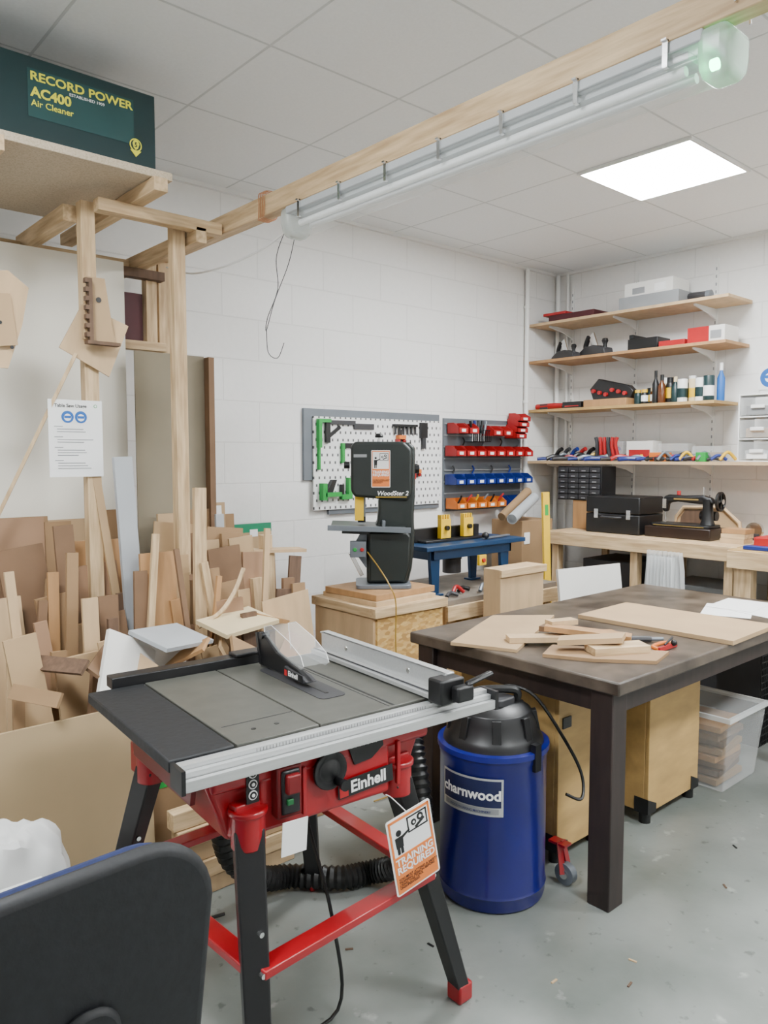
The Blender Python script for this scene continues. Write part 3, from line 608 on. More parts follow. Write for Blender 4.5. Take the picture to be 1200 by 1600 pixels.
part(t,'frame',[tube([(-.06,0,.01),(-.05,.03,.012),(0,.035,.014),(.05,.03,.012),(.06,0,.01)],.008,orange),bb(-.065,.06,-.008,.004,.002,.018,redp)],.001)
part(t,'screw',[cyl(.004,.06,black,(-.02,0,.02),(0,70,0),8),sph(.012,black,(.03,-.01,.022))])
t=thing('utility_tool','black handled tool with blue grey body lying flat','tool',(2.66,1.56,z),-35)
part(t,'handle',[tube([(-.07,0,.012),(0,0,.014),(.07,0,.012)],.012,dgrey)]);part(t,'tip',[cyl(.007,.05,sgrey,(.07,0,.012),(0,90,0),10)])
solo('marker_pen','small black marker pen lying on the table','pen',[cyl(.005,.12,black,(-.06,0,.005),(0,90,0),8)],loc=(2.36,1.84,z+.012),rot=-60)

# ------------------------------------------------------------------ under table
def cabinet(x0,x1,y0,y1,z0,z1,m,lab):
    t=thing('plywood_cabinet',lab,'cabinet',((x0+x1)/2,(y0+y1)/2,0))
    part(t,'carcass',[bb(x0,x1,y0+.018,y1,z0,z1,m)],.003)
    part(t,'front_panel',[bb(x0,x1,y0,y0+.018,z0,z1,m)],.003)
    for x in(x0,x1-.06):
        for y in(y0,y1-.06):
            part(t,'corner_bracket',[prism([(x-.003,z0-.004),(x+.063,z0-.004),(x+.063,z0+.03),(x-.003,z0+.06)],y-.003,y+.06,black)])
            part(t,'foot',[cyl(.024,z0,rubber,(x+.03,y+.03,0),seg=14)])
    part(t,'latch',[bb(x0+.02,x0+.07,y0-.006,y0,z1-.14,z1-.10,black)])
    return t
cabinet(2.27,2.57,1.62,2.1,.05,.65,ply2,'golden plywood cabinet with black corner brackets under the table')
cabinet(2.80,3.22,1.56,2.08,.05,.70,ply2,'wide golden plywood cabinet with black feet under the table')
solo('equipment_case','black equipment case set on the plywood cabinet','case',bb(2.29,2.56,1.68,2.05,.6505,.72,black),bev=.008)
t=thing('plastic_storage_box','clear plastic storage tub filled with brown offcuts','storage box',(3.53,1.66,0))
part(t,'tub',[frus((3.33,3.66,1.50,1.80),(3.31,3.70,1.47,1.84),.002,.34,milky)],.004)
part(t,'rim',[bb(3.30,3.71,1.46,1.475,.33,.35,sheetp),bb(3.30,3.71,1.835,1.85,.33,.35,sheetp),bb(3.30,3.315,1.475,1.835,.33,.35,sheetp),bb(3.695,3.71,1.475,1.835,.33,.35,sheetp)])
for i in range(8): solo('wood_scrap','brown offcut stored inside the clear tub','offcut',bb(-.13,.13,-.11,.11,0,.025,[card,darkwood,mdfd,orply][i%4]),loc=(3.49+.01*(i%3),1.65+.01*(i%2),.01+.034*i),rot=(0,0,(i%3)*5))
t=thing('caster_dolly','swivel caster wheel with red bracket by the table leg','caster',(2.20,1.53,0))
part(t,'wheel',[cyl(.038,.028,sgrey,(2.186,1.53,.038),(0,90,0)),cyl(.016,.036,chrome,(2.182,1.53,.038),(0,90,0))])
part(t,'bracket',[strut((2.18,1.53,.04),(2.20,1.56,.14),.02,.01,red),strut((2.218,1.53,.04),(2.22,1.56,.14),.02,.01,red),bb(2.19,2.23,1.53,1.60,.13,.138,red)])
t=thing('red_stool','red metal stool foot on a black caster','stool',(4.0,1.12,0))
part(t,'caster',[cyl(.03,.03,black,(3.95,1.12,.03),(0,90,0)),cyl(.03,.02,black,(3.99,1.12,.03),(0,90,0))])
part(t,'leg',[strut((3.98,1.13,.06),(4.12,1.05,.14),.04,.03,red,.05)],.004)

# ------------------------------------------------------------------ bandsaw stand
t=thing('wooden_stand','strand-board and timber stand carrying the bandsaw','stand',(2.57,2.97,0))
part(t,'side_panel',[bb(2.35,2.79,2.715,2.73,.05,.735,osb)])
part(t,'side_panel',[bb(2.79,2.805,2.73,3.19,.05,.735,osb)])
part(t,'side_panel',[bb(2.335,2.35,2.73,3.19,.05,.735,paleply)])
for x in(2.35,2.745):
    for y in(2.73,3.145): part(t,'leg',bb(x,x+.045,y,y+.045,0,.735,pine),.002)
part(t,'rail',bb(2.325,2.815,2.70,2.745,.735,.78,pineX),.002);part(t,'rail',bb(2.325,2.815,3.17,3.21,.735,.78,pineX),.002)
part(t,'rail',bb(2.325,2.37,2.745,3.17,.735,.78,pineY),.002);part(t,'rail',bb(2.77,2.815,2.745,3.17,.735,.78,pineY),.002)
part(t,'top_board',[bb(2.37,2.77,2.745,3.17,.775,.803,paleply),X(bb(-.21,.21,-.19,.19,0,.030,orply),(2.58,2.96,.804),(0,0,3))],.002)
t=thing('bandsaw','dark green benchtop bandsaw with tilted cast table','bandsaw',(2.60,2.96,.835),-39)
part(t,'base_plate',[prism(rrect(-.14,.14,-.13,.13,.03),0,.02,sgrey,'XY')],.003)
part(t,'frame_column',[prism([(-.085,.02),(.125,.02),(.145,.10),(.155,.20),(.158,.28),(.155,.33),(.155,.38),(.158,.43),(.160,.48),(.160,.71),(.13,.735),(-.02,.735),(-.02,.47),(-.025,.44),(-.025,.40),(-.03,.34),(-.045,.30),(-.085,.28)],-.075,.06,sawgr)],.014,seg=3)
part(t,'upper_wheel_cover',[prism([(-.165,.49),(-.145,.462),(.12,.44),(.142,.49),(.142,.70),(.10,.738),(-.145,.738),(-.165,.715)],-.10,-.03,sawgr)],.014,seg=3)
part(t,'lower_wheel_cover',[prism([(-.075,.03),(.11,.03),(.13,.10),(.138,.26),(.12,.285),(-.075,.285)],-.095,-.055,sawgr)],.012,seg=3)
part(t,'motor',[cyl(.07,.16,dgrey,(.02,.05,.14),(-90,0,0))],.004)
p=part(t,'work_table',[X([bb(-.235,.14,-.15,.15,.0,.016,castd),bb(-.18,.06,-.08,.08,-.03,0,castd)],(-.03,0,.30),(0,2,0))],.003)
part(p,'fence',[X([bb(-.25,.16,-.172,-.155,-.008,.018,sgrey),bb(.02,.035,-.15,.15,.016,.045,sgrey)],(-.03,0,.30),(0,2,0))],.001)
part(t,'blade_guard',[bb(-.145,-.100,-.06,-.045,.34,.475,yellow)],.002,'yellow sliding blade guard')
part(t,'guide_post',[bb(-.115,-.09,-.045,-.02,.35,.50,sgrey),bb(-.13,-.09,-.05,-.01,.33,.36,black)],.002)
part(t,'blade',[bb(-.104,-.102,-.04,-.03,.29,.47,chrome)])
part(t,'tension_knob',[cyl(.006,.03,chrome,(-.02,0,.735)),lathe([(.02,0),(.022,.008),(.016,.02),(.0001,.022)],black,(-.02,0,.76))])
part(t,'side_knob',[cyl(.018,.03,black,(-.17,0,.62),(0,-90,0))])
part(t,'side_knob',[cyl(.022,.03,black,(.155,0,.60),(0,90,0))])
part(t,'switch_box',[bb(-.17,-.09,-.12,-.07,.16,.24,sgrey),cyl(.010,.01,green,(-.145,-.12,.20),(90,0,0)),cyl(.010,.01,redp,(-.11,-.12,.20),(90,0,0))],.003)
part(t,'angle_bracket',[prism([(-.16,.20),(-.09,.10),(-.05,.10),(-.04,.27),(-.12,.27)],-.06,-.03,sgrey),strut((-.17,-.07,.18),(-.11,-.06,.06),.02,.02,chrome)],.002)
part(t,'lettering',[txt('WoodSter 2',.031,paper,(-.035,-.1015,.47),bold=.02,shear=.2),bb(-.04,.115,-.1012,-.10,.460,.463,yellow)])
part(t,'rating_plate',[bb(-.15,-.085,-.1012,-.10,.66,.675,grey)])
part(t,'training_sign',X(training(.095,.185),(-.015,-.104,.51)))
part(t,'power_cord',[tube([(2.47,2.93,1.02),(2.44,2.80,.95),(2.425,2.71,.88),(2.44,2.685,.8),(2.44,2.685,.6),(2.45,2.67,.3),(2.45,2.62,.02),(2.6,2.55,.01),(2.3,2.45,.01),(2.1,2.45,.01)],.0035,yellowd,6)],world=True)

# ------------------------------------------------------------------ pegboard
t=thing('pegboard','white slotted pegboard mounted on the block wall','pegboard',(3.2,3.68,1.17))
part(t,'board',[X(bb(-.53,.53,0,.012,0,.555,pegm),(3.21,3.668,1.18))],.001)
part(t,'backing_panel',[bb(2.62,2.70,3.68,3.699,1.36,1.78,sgrey),bb(2.70,3.74,3.68,3.699,1.737,1.78,sgrey),bb(2.80,3.74,3.68,3.699,1.15,1.18,sgrey)])
PY=3.668
def pt(name,label,cat_,geos): solo(name,label,cat_,geos)
pt('bar_clamp','bright green clamp hung on the pegboard','clamp',[bb(2.70,2.722,PY-.03,PY,1.55,1.72,green),bb(2.722,2.79,PY-.03,PY,1.70,1.72,green),bb(2.705,2.717,PY-.02,PY,1.42,1.56,green)])
pt('try_square','black try square hung on the pegboard','square',[bb(2.76,2.79,PY-.02,PY,1.58,1.72,black),bb(2.79,2.99,PY-.012,PY,1.69,1.715,dgrey),X(bb(0,.12,PY-.012,PY-.002,0,.02,black),(2.78,0,1.6),(0,-35,0))])
pt('steel_rule','dark steel rule hung flat on the pegboard','ruler',[bb(2.98,3.14,PY-.01,PY,1.665,1.70,dgrey)])
pt('try_square','green and black square hung on the pegboard','square',[bb(2.88,2.90,PY-.02,PY,1.46,1.58,green),bb(2.90,3.05,PY-.012,PY,1.55,1.58,black)])
pt('spring_clamp','green plastic clamp hung low on the pegboard','clamp',[bb(2.74,2.86,PY-.04,PY,1.26,1.285,green),prism([(2.75,1.285),(2.80,1.36),(2.83,1.36),(2.80,1.285)],PY-.03,PY,black),bb(2.72,2.75,PY-.04,PY,1.24,1.34,green)])
pt('spring_clamp','green jawed clamp hanging below another','clamp',[bb(2.87,2.95,PY-.03,PY,1.24,1.27,green),bb(2.92,2.95,PY-.03,PY,1.27,1.37,green),bb(2.87,2.885,PY-.03,PY,1.27,1.33,black)])
pt('scraper','black wide scraper hung near the board edge','scraper',[bb(3.54,3.60,PY-.02,PY,1.62,1.72,black),bb(3.555,3.585,PY-.02,PY,1.55,1.62,dgrey)])
pt('tool_holder','row of small black tools on a holder','tools',[bb(3.30,3.50,PY-.03,PY,1.69,1.705,black)]+[bb(3.31+i*.035,3.32+i*.035,PY-.02,PY-.01,1.64,1.69,dgrey) for i in range(6)])
for (x,zz) in((3.44,1.50),(3.36,1.58),(3.50,1.36)):
    pt('marking_gauge','small red and black tool hung on the pegboard','tool',[cyl(.012,.09,black,(x,PY-.012,zz)),bb(x-.03,x+.03,PY-.035,PY,zz+.03,zz+.055,orange),sph(.014,redp,(x+.03,PY-.014,zz+.02)),bb(x-.035,x-.015,PY-.03,PY,zz-.01,zz+.03,redp)])
solo('louvre_panel','grey steel panel holding rows of plastic bins','panel',[bb(3.79,4.62,3.685,3.699,1.12,1.76,sgrey)]+[bb(3.79,4.62,3.675,3.686,zz,zz+.008,grey) for zz in(1.24,1.32,1.40,1.48,1.56,1.64,1.72)])
def bing(w,d,h,m):
    th=.003
    side=[(0,0),(d,0),(d,h),(d*.45,h),(0,h*.55)]
    def S_(x0): return X(prism([(a,b) for a,b in side],0,th,m,'YZ'),(x0,-d,0))
    return [bb(-w/2,w/2,-d,0,0,th,m),S_(-w/2),S_(w/2-th),bb(-w/2,w/2,-th,0,0,h,m),bb(-w/2,w/2,-d,-d+th,0,h*.55,m),bb(-w*.2,w*.2,-d-.002,-d,h*.15,h*.42,paper),bb(-w*.35,w*.35,-d*.85,-d*.1,th,h*.4,dgrey)]
def binrow(n,x0,x1,z0,m,lab,grp,w=.095,d=.11,h=.072):
    src=None
    for i in range(n):
        x=x0+(x1-x0)*i/max(1,n-1)
        if src is None: src=solo('storage_bin',lab,'bin',bing(w,d,h,m),loc=(x,3.675,z0),group=grp)
        else: dup(src,(x,3.675,z0))
binrow(8,3.84,4.57,1.50,redp,'small red plastic open-front storage bin on the panel','red bins in the long row')
binrow(8,3.84,4.57,1.305,bluep,'small blue plastic open-front storage bin on the panel','blue bins in a row')
binrow(5,3.85,4.27,1.14,orange,'small orange plastic open-front storage bin on the panel','orange bins in the bottom row')
binrow(2,4.42,4.53,1.14,bluep,'blue plastic bin beside the orange ones','blue bins in the bottom row')
binrow(2,3.86,3.97,1.655,redp,'red plastic bin on the upper row','red bins on the upper row')
binrow(2,4.22,4.33,1.645,redp,'red plastic bin on the upper row','red bins on the upper row')
for i in range(4):
    solo('storage_bin','red plastic bin in a tilted nested stack','bin',bing(.12,.11,.06,redp),loc=(4.48+.014*i,3.675,1.63+.042*i),group='nested red bins')
solo('wire_basket','black wire basket holding pliers and screwdrivers','basket',[bb(4.00,4.18,3.60,3.604,1.60,1.605,black),bb(4.0,4.18,3.60,3.604,1.68,1.685,black),bb(4.0,4.18,3.60,3.686,1.60,1.603,black)]+[bb(4.0+i*.02,4.003+i*.02,3.60,3.603,1.60,1.685,black) for i in range(10)])
for i,(x,c) in enumerate(((4.03,black),(4.06,bluep),(4.09,dgrey),(4.12,black),(4.15,sgrey))):
    solo('screwdriver','screwdriver standing in the wire basket','screwdriver',[cyl(.010,.09,c,(x,3.64,1.66),(0,(i-2)*8,0),10),cyl(.003,.06,chrome,(x,3.64,1.604),seg=8)])
for i in range(6):
    x=3.86+i*.085
    solo('small_tool','small tool poking out of an orange bin','tool',[tube([(x,3.62,1.17),(x+.01,3.60,1.21),(x+.01+.02*(i%2),3.59,1.232)],.007,[black,redp,yellow,sgrey][i%4],6)])
for i in range(8):
    x=3.86+i*.10; zz=[1.38,1.575][i%2]
    solo('hanging_tool','small dark tool hooked on the louvred panel','tool',[tube([(x,3.668,zz),(x+.01,3.66,zz+.03),(x,3.668,zz+.055)],.006,[dgrey,black,bluep,sgrey][i%4],6)])
# ------------------------------------------------------------------ router table & low bench
t=thing('low_bench','low timber bench with grey top under the router table','bench',(3.35,3.1,0))
part(t,'top',bb(2.92,3.90,2.82,3.45,.70,.73,M('dusty_top',(.18,.15,.12),.7,var=.3)),.002)
part(t,'rail',bb(2.92,3.90,2.80,2.82,.62,.70,pineX),.002)
for x in(2.94,3.8):
    for y in(2.83,3.38): part(t,'leg',bb(x,x+.06,y,y+.06,0,.70,pine),.002)
part(t,'panel',bb(3.0,3.80,2.86,2.875,.08,.62,osb))
t=thing('router_table','blue steel router table with yellow featherboards','router table',(3.30,3.10,.731))
part(t,'table_top',[bb(2.88,3.72,2.92,3.28,.985,1.01,blues)],.003)
part(t,'skirt',[bb(2.95,3.62,2.95,2.965,.93,.985,blues),bb(2.95,2.965,2.95,3.25,.93,.985,blues),bb(3.605,3.62,2.95,3.25,.93,.985,blues)],.002)
for x in(2.97,3.56):
    for y in(2.97,3.22):
        part(t,'leg',[prism([(x-.03,.985),(x+.05,.985),(x+.04,.74),(x-.01,.74)],y-.012,y+.012,blues),bb(x-.03,x+.06,y-.03,y+.03,.731,.742,blues)],.002)
part(t,'fence',[bb(2.98,3.52,3.12,3.15,1.01,1.09,black),bb(3.0,3.5,3.05,3.12,1.01,1.025,black)],.003)
for x in(3.17,3.36):
    part(t,'featherboard',[bb(x-.04,x+.04,3.06,3.09,1.03,1.14,yellow)]+[bb(x-.04+i*.02,x-.03+i*.02,3.06,3.09,1.14,1.165,yellow) for i in range(4)]+[cyl(.014,.02,black,(x,3.06,1.09),(90,0,0))],.001)
part(t,'router_motor',[cyl(.055,.16,dgrey,(3.26,3.10,.82)),cyl(.06,.03,black,(3.26,3.10,.90))],.003)
part(t,'switch',[bb(3.32,3.38,2.935,2.955,.87,.93,yellow),cyl(.012,.012,redp,(3.35,2.935,.90),(90,0,0))],.002)
solo('mitre_gauge','grey metal tool with long rod resting on the router table','tool',[strut((3.40,2.98,1.02),(3.68,3.02,1.02),.02,.008,sgrey),sph(.022,black,(3.42,2.98,1.034))])
for i in range(9):
    x=2.97+i*.09;y=2.86+(i%3)*.04
    solo('hand_tool','small hand tool resting on the low bench','tool',[tube([(x,y,.742),(x+.05,y+.02,.755+.02*(i%2)),(x+.09,y,.742)],.011,[dgrey,redp,black,sgrey,yellow,bluep,black,dgrey,redp][i],8)])
t=thing('plywood_box','open plywood box with panelled front standing by the bench','box',(3.30,2.68,0),None)
part(t,'body',bb(3.12,3.49,2.61,2.73,.42,.90,paleply),.003)
part(t,'trim_strip',bb(3.11,3.50,2.595,2.61,.86,.90,pineX),.002)
part(t,'trim_strip',bb(3.11,3.50,2.595,2.61,.42,.46,pineX),.002)
part(t,'pedestal',bb(3.14,3.47,2.62,2.73,0,.42,paleply))
solo('cardboard_box','tall brown cardboard box beside the wall','box',[bb(4.14,4.48,3.28,3.55,0,1.06,card),bb(4.16,4.22,3.275,3.28,.9,.98,paper)],bev=.004)
solo('paper_roll','rolled grey-white tube resting across the boxes','roll',[X(lathe([(.035,0),(.035,.44),(.03,.44),(.03,.0)],greywood,seg=20),(3.93,3.20,1.09),(0,74,18))])
solo('paper_roll','rolled brown paper tube resting across the boxes','roll',[X(lathe([(.03,0),(.03,.40),(.025,.40),(.025,.0)],card,seg=20),(4.02,3.36,1.09),(0,66,10))])
t=thing('spirit_level','long yellow spirit level leaning upright','spirit level',(4.06,2.98,0),(-2,-1,-20))
part(t,'body',bb(-.024,.024,-.012,.012,0,1.27,yellow),.002)
part(t,'vial',[bb(-.012,.012,-.014,-.012,1.12,1.19,green)]);part(t,'vial',[bb(-.012,.012,-.014,-.012,.60,.66,green)])
solo('white_board_offcut','smooth white board leaning behind the worktable','board',bb(-.26,.26,0,.018,0,.85,whiteb),loc=(3.93,2.50,0),rot=(-8,0,-10))

# ------------------------------------------------------------------ wall benches
t=thing('wall_bench','long pine workbench fixed along the wall','workbench',(4.7,2.6,0))
part(t,'worktop',bb(4.36,5.055,1.92,3.22,.965,.99,paleply),.002)
part(t,'fascia',bb(4.34,4.36,1.92,3.22,.90,.985,pineY),.002)
part(t,'back_rail',bb(5.01,5.05,1.92,3.22,.88,.965,pineY),.002)
for y in(1.95,2.55,3.15):
    part(t,'leg',bb(4.37,4.43,y,y+.05,0,.90,pine),.002)
    part(t,'leg',bb(4.98,5.01,y,y+.05,0,.90,pine),.002)
    part(t,'bearer',bb(4.37,5.01,y,y+.045,.90,.965,pineX),.002)
t=thing('wall_bench','nearer pine workbench section with thick legs','workbench',(4.6,1.2,0))
part(t,'worktop',bb(4.20,5.055,.4,1.90,.965,.99,ply2),.002)
part(t,'fascia',bb(4.18,4.20,.4,1.90,.89,.985,pineY),.002)
for y in(.45,1.78):
    part(t,'leg',bb(4.21,4.29,y,y+.09,0,.965,pine),.002)
    part(t,'leg',bb(4.98,5.04,y,y+.06,0,.965,pine),.002)
solo('plastic_sheet_bundle','crumpled translucent plastic sheet draped from the bench edge','plastic sheet',[drape(4.305,2.16,2.50,.03,.93,sheetp),drape(4.27,2.20,2.46,.05,.90,sheetp,seed=2.4)])
solo('cardboard_box','brown box stored under the bench','box',bb(4.5,4.95,2.65,3.1,0,.55,card),bev=.004)
solo('black_crate','black plastic crate stacked on the brown box','crate',bb(4.52,4.93,2.68,3.05,.551,.80,dgrey),bev=.006)
solo('storage_box','dark crate stored under the bench','crate',bb(4.45,4.95,2.03,2.5,0,.42,dgrey),bev=.004)
solo('storage_crate','grey plastic crate stored under the bench','crate',bb(4.55,4.95,2.05,2.48,.421,.70,grey),bev=.006)
t=thing('waste_basket','black wire mesh bin under the bench','bin',(4.05,1.75,0))
part(t,'mesh',[bb(4.0,4.16,1.62,1.624,.02+i*.035,.026+i*.035,black) for i in range(17)]+[bb(4.0+i*.018,4.004+i*.018,1.62,1.624,0,.62,black) for i in range(10)])
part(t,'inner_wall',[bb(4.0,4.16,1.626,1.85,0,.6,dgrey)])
t=thing('drawer_organiser','black parts organiser with rows of small drawers','organiser',(4.72,3.20,1.19))
part(t,'body',bb(4.62,4.80,2.98,3.34,1.19,1.43,black),.003)
for i in range(6):
    for j in range(4):
        p=part(t,'drawer',bb(4.608,4.62,2.99+j*.087,2.99+j*.087+.078,1.198+i*.038,1.198+i*.038+.032,dgrey),.001)
        part(p,'handle',bb(4.604,4.608,3.015+j*.087,3.045+j*.087,1.205+i*.038,1.211+i*.038,grey))
solo('wooden_box','plain tan wooden box under the drawer organiser','box',bb(4.62,4.82,3.03,3.21,.99,1.19,orply),bev=.003)
t=thing('tool_case','long black rigid case with metal latches on the bench','case',(4.60,2.74,.99))
part(t,'base',bb(4.47,4.77,2.60,3.0,.991,1.12,black),.008)
part(t,'lid',bb(4.47,4.77,2.60,3.0,1.124,1.235,black),.008)
part(t,'handle',tube([(4.465,2.73,1.10),(4.44,2.75,1.10),(4.44,2.85,1.10),(4.465,2.87,1.10)],.008,dgrey))
for y in(2.66,2.90): part(t,'latch',bb(4.46,4.47,y,y+.03,1.09,1.15,chrome),.001)
dy=.045
t=thing('sewing_machine','old black cast-iron sewing machine with gold trim on wooden base','sewing machine',(4.60,2.30,.99),0,mode='shift')
t.location.y+=dy
def sm(g): return X(g,(0,dy,0))
part(t,'wooden_base',sm(bb(4.49,4.71,2.10,2.53,.991,1.06,M('dark_varnish',(.02,.010,.007),.35,var=.3))),.006)
gold=M('gold_decal',(.55,.36,.10),.35,metal=.6)
part(t,'bed',sm(prism(rrect(4.51,4.69,2.12,2.51,.03),1.06,1.078,black,'XY')),.004)
part(t,'pillar',sm(lathe([(.045,0),(.035,.03),(.03,.12),(.034,.16)],black,(4.60,2.17,1.078),24)),.002)
part(t,'arm',sm(prism([(2.12,1.21),(2.14,1.245),(2.20,1.262),(2.32,1.255),(2.42,1.258),(2.455,1.245),(2.46,1.15),(2.43,1.145),(2.42,1.205),(2.36,1.215),(2.22,1.205)],4.575,4.625,black,'YZ')),.015,seg=3)
part(t,'decal',sm([bb(4.5735,4.575,2.22,2.38,1.228,1.236,gold),bb(4.5085,4.51,2.15,2.48,1.066,1.070,gold)]))
part(t,'face_plate',sm(bb(4.5735,4.575,2.43,2.455,1.17,1.23,chrome)))
part(t,'hand_wheel',sm([lathe([(.05,0),(.060,.004),(.060,.018),(.05,.022),(.045,.011),(.05,0)],black,(4.60,2.105,1.225),rot=(90,0,0)),lathe([(.016,-.01),(.016,.03),(.0001,.034)],chrome,(4.60,2.105,1.225),rot=(90,0,0))]+[strut((4.60,2.094,1.225),(4.60+.05*math.cos(a),2.094,1.225+.05*math.sin(a)),.012,.01,black) for a in(0,1.57,3.14,4.71)]))
part(t,'needle_bar',sm([cyl(.005,.11,chrome,(4.60,2.445,1.06),seg=8),bb(4.585,4.615,2.435,2.46,1.078,1.085,chrome)]))
part(t,'spool_pin',sm([cyl(.003,.05,chrome,(4.60,2.20,1.26),seg=8),cyl(.012,.025,redp,(4.60,2.36,1.257))]))
part(t,'motor',sm([cyl(.03,.10,black,(4.66,2.14,1.13),(-90,0,0))]))
t=thing('machine_case_lid','pale wooden carrying case lid with sloping ends','case',(4.85,2.33,.99),0,mode='shift')
cp=[(2.12,.992),(2.56,.992),(2.55,1.10),(2.50,1.165),(2.24,1.175),(2.13,1.08)]
part(t,'panel',[prism(cp,4.86,4.87,mdfl,'YZ')])
part(t,'rim',[tube([(4.85,a,b) for a,b in cp+[cp[0]]],.012,paleply,6,smooth=False)])
part(t,'divider',bb(4.84,4.86,2.33,2.345,.995,1.17,paleply))
part(t,'lining',prism([(2.36,1.01),(2.53,1.01),(2.52,1.10),(2.49,1.145),(2.36,1.15)],4.855,4.86,darkwood,'YZ'))
for i in range(3): solo('timber_block','short pale timber block on the bench','wood',bb(4.48+.01*i,4.60+.01*i,1.94,2.08,.991+i*.028,1.017+i*.028,[paleply,pineY,orply][i]))
solo('red_case','red plastic case on the bench','case',bb(4.42,4.70,1.55,1.86,.991,1.045,redp),bev=.006)
solo('blue_clamp','blue metal clamp lying on the bench','tool',[bb(4.24,4.30,1.62,1.84,.991,1.012,bluep)],bev=.003)
solo('thread_winder','small silver wheel device on the bench','device',[cyl(.05,.03,chrome,(4.75,2.0,1.05),(0,90,0)),bb(4.74,4.80,1.97,2.03,.991,1.03,dgrey)])

# ------------------------------------------------------------------ shelves
SH=[(2.49,2.18,3.69),(2.215,2.19,3.69),(1.85,2.25,3.69),(1.465,.9,3.69)]
for i,(zt,ya,yb) in enumerate(SH):
    solo('wall_shelf',['topmost','second','third','lowest long'][i]+' plywood wall shelf on metal brackets','shelf',bb(4.71,5.045,ya,yb,zt-.02,zt,[paleply,orply,ply2,paleply][i]),bev=.001)
for y in(3.54,3.0,2.42,1.7,1.1):
    hi=2.80 if y>2 else 1.6
    t=thing('shelf_upright','white slotted metal shelf upright on the wall','upright',(5.05,y,1.2))
    part(t,'rail',[bb(5.045,5.06,y-.012,y+.012,1.2,hi,white)])
    part(t,'slots',[bb(5.0445,5.0455,y-.004,y+.004,1.22+k*.05,1.24+k*.05,grey) for k in range(int((hi-1.22)/.05))])
    for i,(zt,ya,yb) in enumerate(SH):
        if ya<y<yb: solo('shelf_bracket','white triangular metal shelf bracket','bracket',prism([(5.044,zt-.021),(4.76,zt-.021),(4.76,zt-.032),(4.95,zt-.06),(5.044,zt-.09)],y-.006,y+.006,white))
def sb(name,label,cat_,y0,y1,z0,h,m,x0=4.76,x1=4.98,extra=None,bev=.003): return solo(name,label,cat_,[bb(x0,x1,y0,y1,z0,z0+h,m)]+(extra or []),bev=bev)
z=2.491
sb('document_folder','flat dark red folder on the top shelf','folder',3.16,3.55,z,.05,maroon)
sb('red_folder','bright red flat box beside the folder','folder',3.40,3.60,z+.051,.02,redp,4.76,4.9)
sb('cardboard_box','grey flat box at the bottom of a small stack','box',2.52,2.95,z,.085,grey,4.74,5.0)
sb('cardboard_box','white shoebox on top of the grey box','box',2.57,2.92,z+.086,.09,whiteb,4.76,4.98,[bb(4.758,4.76,2.62,2.70,z+.10,z+.15,paper),bb(4.757,4.76,2.77,2.86,z+.10,z+.14,grey)])
solo('heat_gun','grey hand tool lying on the top shelf','tool',[tube([(4.82,2.36,z+.03),(4.82,2.44,z+.035),(4.84,2.49,z+.04)],.025,dgrey,10),cyl(.03,.03,sgrey,(4.82,2.34,z+.03),(-90,0,0))])
z=2.216
def plane(y,s=1):
    t=thing('hand_plane','vintage black and steel woodworking hand plane','hand plane',(4.80,y,z),70)
    t.scale=(s,s,s)
    part(t,'sole',[prism([(-.12,0),(.12,0),(.12,.02),(.06,.05),(-.02,.055),(-.11,.03)],-.03,.03,dgrey)],.003)
    part(t,'knob',[lathe([(.012,0),(.010,.02),(.018,.04),(.014,.052),(.0001,.056)],black,(-.085,0,.03),16)])
    part(t,'handle',[tube([(.08,0,.03),(.085,0,.06),(.07,0,.09),(.055,0,.11)],.014,black,10)])
    part(t,'blade',[strut((-.01,0,.03),(.035,0,.12),.006,.045,chrome)])
    return t
plane(3.42,1.15);plane(3.17,1.3)
sb('tool_case','low black plastic case','case',2.68,2.90,z,.08,black,4.78,4.95,[bb(4.78,4.95,2.86,2.89,z+.08,z+.11,black)])
sb('red_case','flat red box on the shelf','box',2.48,2.66,z,.04,redp,4.76,4.92)
sb('cardboard_box','red and white cardboard box','box',2.22,2.46,z,.10,whiteb,4.76,4.95,[bb(4.758,4.76,2.32,2.46,z,z+.10,redp),bb(4.757,4.758,2.24,2.31,z+.02,z+.07,grey)])
z=1.851
solo('nail_gun','red power tool lying on the shelf','tool',[tube([(4.78,3.66,z+.022),(4.78,3.50,z+.025),(4.78,3.42,z+.02)],.022,redp,10),bb(4.76,4.82,3.55,3.62,z,z+.04,dgrey)])
sb('brush_set','long low black tool with red edges','tool',3.24,3.40,z,.045,black,4.74,4.86,[bb(4.738,4.74,3.26,3.38,z+.01,z+.018,redp)])
t=thing('open_tool_case','open black case filled with red sockets','tool case',(4.83,3.06,z))
part(t,'tray',bb(4.74,4.93,2.88,3.22,z,z+.05,orply),.003)
part(t,'case',[prism([(2.86,z+.10),(2.88,z+.05),(3.18,z+.05),(3.21,z+.13),(3.14,z+.20),(2.90,z+.14)],4.80,4.86,black,'YZ')],.006)
for i in range(6): part(t,'socket',[cyl(.014,.02,redp,(4.80,2.92+i*.05,z+.085+.014*(i%3)),(0,-90,0),10)])
